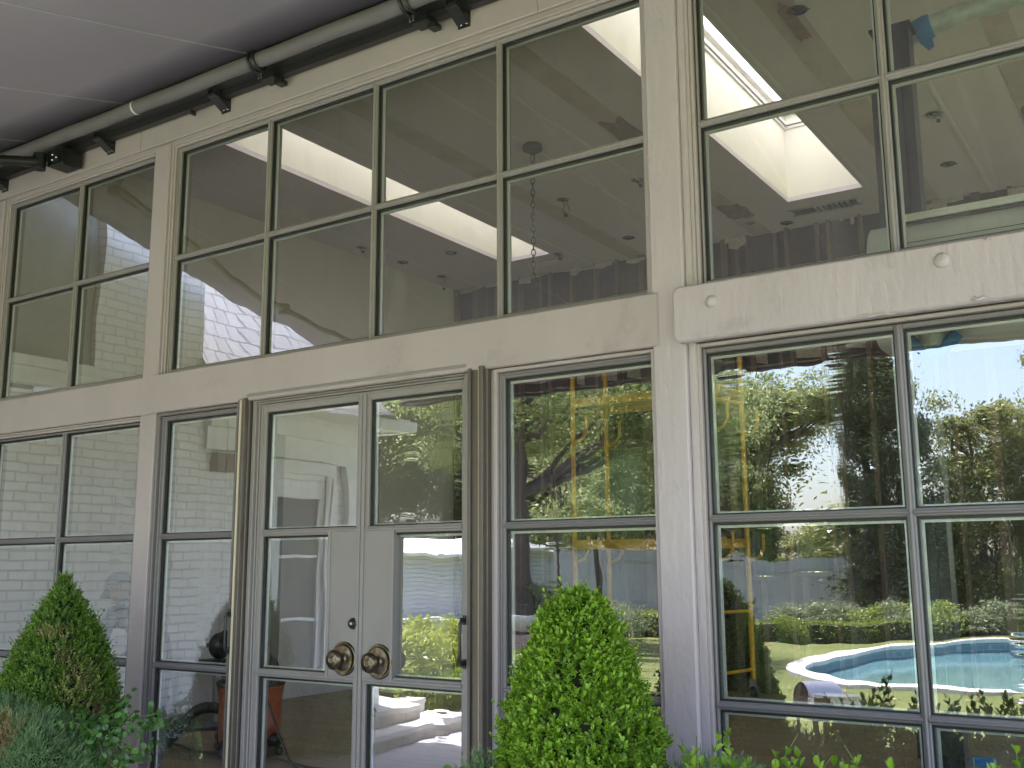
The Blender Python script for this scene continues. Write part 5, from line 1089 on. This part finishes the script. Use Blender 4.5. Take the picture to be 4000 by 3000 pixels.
# hedges
box_hedge('low clipped hedge along the path behind the steps', (-8.05, -4.95), (-8.9, -9.5), 0.55, 0.44, 51, L=0.05)
box_hedge('long low clipped hedge beyond the pool', (-10.3, -22.9), (-4.2, -28.4), 0.6, 0.50, 52, dens=500)
box_hedge('clipped hedge running left from the ball-shaped bush', (-16.5, -24.2), (-10.5, -23.0), 0.55, 0.42, 53, dens=500)
box_hedge('clipped hedge stub on the near lawn', (-9.6, -16.6), (-7.9, -16.9), 0.5, 0.45, 54, dens=700)
box_hedge('clipped hedge block further out on the shaded lawn', (-12.3, -20.1), (-10.0, -20.0), 0.6, 0.5, 55, dens=600)
t = empty('ball_shrub', 'round clipped green ball bush at the end of the long hedge', 'shrub', None, (-9.35, -23.75, -0.34))
r = np.random.default_rng(60); v = rnd(5200); v[:, 2] = np.abs(v[:, 2]*1.0); leaves_mesh('foliage', v*np.array([0.60, 0.60, 0.68])+r.normal(0, .015, (5200, 3)), v+r.normal(0, .6, (5200, 3)), v+r.normal(0, .5, (5200, 3)), 0.06, 0.035, M['hedge'], t, simple=True)
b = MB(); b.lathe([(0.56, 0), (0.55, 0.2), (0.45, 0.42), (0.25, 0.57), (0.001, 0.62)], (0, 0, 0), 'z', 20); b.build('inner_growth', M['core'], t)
# golden shrubs behind the low hedge
gl = ['golden green shrub nearest the steps', 'golden green shrub, second from the steps', 'golden green shrub in the middle of its bed', 'golden green shrub, second last of its bed', 'golden green shrub at the far end of its bed', 'small golden shrub by the wing corner']
for i, (x, y, s) in enumerate([(-9.0, -6.5, .53), (-9.35, -7.3, .56), (-9.2, -8.2, .52), (-10.2, -8.3, .56), (-10.3, -9.4, .53), (-8.9, -5.6, .40)]):
    shrub(gl[i], (x, y, -0.34), 0.58, 0.58, s, 'yellowshrub', 70+i, 30, 130, 0.075, 'golden shrubs behind the steps')
# grey-green shrubs behind the long hedge
gp = ['grey-green loose shrub, leftmost behind the long hedge', 'grey-green shrub just right of the ball bush', 'light green taller shrub behind the long hedge', 'grey-green shrub left of the window bar', 'bright leafy shrub right behind the window bar', 'wide grey-green shrub above the pool', 'silvery shrub above the middle of the pool', 'grey-green shrub near the right edge', 'dull green shrub at the far right of the bed', 'silvery shrub beyond the right frame edge']
for i in range(10):
    u = i/9; x = -10.0+7.6*u; y = -25.3-3.2*u; s = 0.44+0.10*math.sin(i*2.3)+(0.1 if i in (2, 4, 7) else 0)
    shrub(gp[i], (x, y, -0.34), 0.85, 0.7, s, 'greyshrub' if i not in (2, 4, 7) else 'hedge', 90+i, 34, 120, 0.09, 'shrubs behind the long hedge')
for i, (x, y, s, lab) in enumerate([(-12.1, -14.9, .5, 'variegated plant in the white planter'), (-13.2, -17.5, .5, 'dull green shrub behind the white planter'), (-11.7, -18.2, .4, 'dark green shrub by the shaded fence'), (-13.5, -20.5, .5, 'grey shrub low before the fence')]):
    shrub(lab, (x, y, -0.34 if i else 0.42), 0.55 if i == 0 else 0.8, 0.55, s*(0.7 if i == 0 else 1), 'greyshrub', 110+i, 24, 110, 0.07)
# white planter on a brick base near the big trunk
t = empty('stone_planter', 'large white bowl planter on a pale red brick base beside the big tree trunk', 'planter', None, (-12.1, -14.9, -0.34))
MB().lathe([(0.001, 0.32), (0.35, 0.32), (0.5, 0.40), (0.6, 0.58), (0.63, 0.72), (0.60, 0.74), (0.55, 0.70), (0.001, 0.68)], (0, 0, 0), 'z', 28).build('bowl', M['stone'], t)
MB().box(-0.75, 0.75, -0.75, 0.75, 0.0, 0.319).build('brick_base', M['redbrick'], t)

# trees: label, (x, y), height, trunk radius, crowns, leaf material
tree('big tree with a thick dark trunk and wide canopy near the white planter', (-12.1, -14.6, -0.34), 9.5, 0.19, [(0.4, -1.5, 6.4, 3.0, 2.6, 2.2), (-2.6, -2.2, 5.6, 2.3, 2.2, 1.8), (2.2, -2.8, 5.2, 2.0, 2.0, 1.6)], M['tree_a'], 201, lean=(-0.5, -1.0), L=0.15, ncl=60, per_=190)
tree('slender dark-trunked tree with a light leafy clump before the fence', (-15.75, -22.0, -0.34), 6.0, 0.10, [(0.3, -0.2, 3.0, 1.3, 1.0, 1.0), (-0.8, -1.0, 4.6, 1.6, 1.3, 1.3)], M['tree_a'], 202, L=0.13, ncl=50, per_=150)
tree('leafy tree above the left part of the fence', (-19.5, -32.5, -0.34), 10, 0.2, [(0, 0, 5.6, 3.6, 2.6, 3.0), (1.5, 0, 3.6, 2.2, 1.8, 1.5)], M['tree_a'], 203, L=0.2, per_=200)
tree('dense evergreen left of the leafy trees over the garden building', (-26.0, -31.5, -0.34), 10, 0.25, [(0, 0, 5.5, 4.0, 3, 4.2)], M['tree_b'], 204, L=0.2, ncl=90, per_=220)
tree('tall evergreen behind the garden building roof', (-31.5, -30.5, -0.34), 11, 0.25, [(0, 0, 5.5, 4.2, 3, 4.6)], M['tree_b'], 205, L=0.2, ncl=90, per_=220)
tree('dark evergreen at the far left of the tree line', (-37.5, -30.0, -0.34), 11, 0.25, [(0, 0, 5.5, 4.2, 3.4, 4.8)], M['tree_b'], 206, L=0.2, ncl=80, per_=220)
tree('broad tree behind the yellow scaffold reflection', (-15.2, -33.0, -0.34), 9, 0.2, [(0, 0, 5.2, 2.9, 2.4, 2.9), (1.6, 0.5, 6.8, 2.2, 1.8, 1.3), (0.4, 0, 3.2, 1.8, 1.5, 1.1)], M['tree_c'], 207, L=0.2, per_=190)
tree('tree whose drooping branches arch over the gap of sky', (-12.9, -31.0, -0.34), 9.5, 0.15, [(0.0, 0, 4.5, 1.1, 1.2, 1.6), (1.9, 0, 7.2, 1.9, 1.4, 1.0), (3.6, 0, 7.3, 1.5, 1.2, 0.9), (0.1, 0, 2.7, 0.8, 0.9, 0.7)], M['tree_a'], 208, lean=(0.9, 0), L=0.17, per_=170)
tree('low rounded far tree showing under the gap of sky', (-11.2, -36.0, -0.34), 4.0, 0.15, [(0, 0, 2.5, 2.4, 1.8, 1.2)], M['tree_c'], 209, L=0.2, per_=170)
tree('glossy dark magnolia with foliage down to the shrubs', (-8.55, -28.0, -0.34), 9, 0.14, [(0, 0, 2.3, 1.0, 1.1, 1.7), (0.1, 0, 4.6, 1.0, 1.1, 1.7), (0.1, 0, 6.9, 0.9, 1.0, 1.6)], M['tree_b'], 210, L=0.17, ncl=75, per_=210)
tree('second dark magnolia, right of the first', (-7.15, -28.4, -0.34), 9, 0.14, [(0, 0, 2.2, 0.95, 1.1, 1.6), (0.0, 0, 4.6, 0.75, 1.0, 1.6), (-0.2, 0, 7.0, 0.5, 0.8, 1.4)], M['tree_b'], 211, L=0.17, ncl=75, per_=210)
tree('yellowish bushy tree at the right above the pool', (-5.5, -29.0, -0.34), 6.4, 0.16, [(0, 0, 2.3, 1.6, 1.2, 1.9), (0.1, 0, 4.8, 1.35, 1.2, 1.6)], M['tree_c'], 212, L=0.17, ncl=75, per_=200)
tree('taller bushy tree rising at the right frame edge', (-3.0, -29.4, -0.34), 8.5, 0.18, [(0, 0, 2.6, 1.7, 1.3, 2.1), (0.1, 0, 6.0, 1.55, 1.4, 2.2)], M['tree_c'], 213, L=0.17, ncl=75, per_=200)
tree('bushy tree beyond the right frame edge', (0.6, -29.5, -0.34), 8.5, 0.18, [(0, 0, 3.0, 2.2, 1.4, 2.2), (0.2, 0, 6.0, 2.2, 1.4, 2.2)], M['tree_a'], 214, L=0.18, ncl=60, per_=190)
tree('far tree filling behind the fence at the left', (-22.8, -36.0, -0.34), 11, 0.25, [(0, 0, 6.2, 4.2, 3, 3.8)], M['tree_a'], 215, L=0.22, ncl=70, per_=200)
tree('leaning tree with loose foliage near the fence middle', (-17.2, -27.2, -0.34), 7.5, 0.12, [(0.3, 0, 3.6, 1.6, 1.3, 1.2), (-0.2, 0, 5.6, 1.8, 1.4, 1.5)], M['tree_a'], 216, L=0.16, per_=170)
# greenery outside the back windows of the room
tree('tree outside the back wall window', (-9.5, 15.5, -0.34), 7, 0.2, [(0, 0, 3.6, 3.0, 2.0, 3.2)], M['tree_c'], 221, L=0.25, ncl=50, per_=150, group='trees behind the house')
tree('yellow-green bushy tree outside the small back wall openings', (-6.2, 14.0, -0.34), 5, 0.2, [(0, 0, 2.0, 2.6, 1.6, 1.9)], M['tree_c'], 222, L=0.25, ncl=50, per_=150, group='trees behind the house')
# small hooded barbecue on the lawn near the terrace
t = empty('barbecue', 'small hooded metal barbecue with a pale side panel standing before the pool', 'barbecue', None, (-3.22, -6.0, TG+0.03), rz=-1.0)
b = MB(); pr = [(0.13*math.cos(rad(a)), 0.13*math.sin(rad(a))) for a in range(0, 181, 12)]; pr = [(-0.13, -0.10)]+[(p[0], p[1]) for p in reversed(pr)]+[(0.13, -0.10)]
n = len(pr); b.add([(-0.17, y, 0.56+z) for y, z in pr]+[(0.17, y, 0.56+z) for y, z in pr], [(i, (i+1) % n, n+(i+1) % n, n+i) for i in range(n)]); b.build('hood', M['stain'], t)
b = MB(); b.add([(-0.165, y*0.9, 0.56+z*0.9) for y, z in pr], [tuple(range(n))]); b.add([(0.165, y*0.9, 0.56+z*0.9) for y, z in pr], [tuple(reversed(range(n)))]); b.box(-0.16, 0.16, -0.12, 0.12, 0.30, 0.53); b.build('firebox', M['rust'], t)
b = MB().box(-0.17, 0.22, 0.13, 0.34, 0.565, 0.59); b.box(-0.18, -0.12, 0.13, 0.20, 0.50, 0.56); b.build('side_shelf', M['stain'], t)
b = MB().box(-0.15, 0.19, 0.315, 0.33, 0.18, 0.562); b.build('side_panel', M['trim'], t)
b = MB().box(0.20, 0.225, 0.13, 0.34, 0.0, 0.564)
for sx in (-0.15, 0.15):
    for sy in (-0.12, 0.10): b.box(sx-0.015, sx+0.015, sy-0.015, sy+0.015, 0.0, 0.30)
b.build('leg', M['steel'], t)
# rocks by the far hedge end
t = MB()
for i, (dx, dy, dz, r_) in enumerate([(0, 0, .25, .35), (.55, -.1, .2, .3), (-.4, .1, .15, .25), (.25, 0, .65, .3), (.9, 0, .15, .25), (-.1, 0.1, .9, .2)]):
    vs = []; nu, nv = 12, 8
    for a in range(nv+1):
        for c_ in range(nu):
            th_ = math.pi*a/nv; ph = 2*math.pi*c_/nu; v = Vector((math.sin(th_)*math.cos(ph), math.sin(th_)*math.sin(ph), math.cos(th_)*0.75)); v *= r_*(1+0.35*noise.noise(v*1.6+Vector((i*5, 0, 0)))); vs.append((-3.1+dx+v.x, -26.6+dy+v.y, -0.34+dz+v.z))
    t.add(vs, [(a*nu+c_, (a+1)*nu+c_, (a+1)*nu+(c_+1) % nu, a*nu+(c_+1) % nu) for a in range(nv) for c_ in range(nu)])
tag(t.build('rock_pile', M['bark']), 'pile of brown rocks at the far edge of the pool', 'rocks')

for i, (x, y, s, lab) in enumerate([(-7.25, -0.55, .34, 'dark leafy plant at the foot of the brick wing nearest the house'), (-7.2, -1.05, .38, 'dark leafy plant at the foot of the brick wing, second from the house'), (-7.22, -1.55, .33, 'dark leafy plant at the foot of the brick wing, third from the house'), (-7.2, -2.0, .36, 'dark leafy plant at the foot of the brick wing beside the steps'), (-6.85, -0.8, .26, 'small dark plant at the front of the wing bed'), (-6.85, -1.5, .24, 'small dark plant at the front of the wing bed near the steps')]):
    shrub(lab, (x, y, -0.26), 0.30, 0.30, s, 'ivy', 310+i, 22, 60, 0.05, 'plants at the foot of the brick wing')
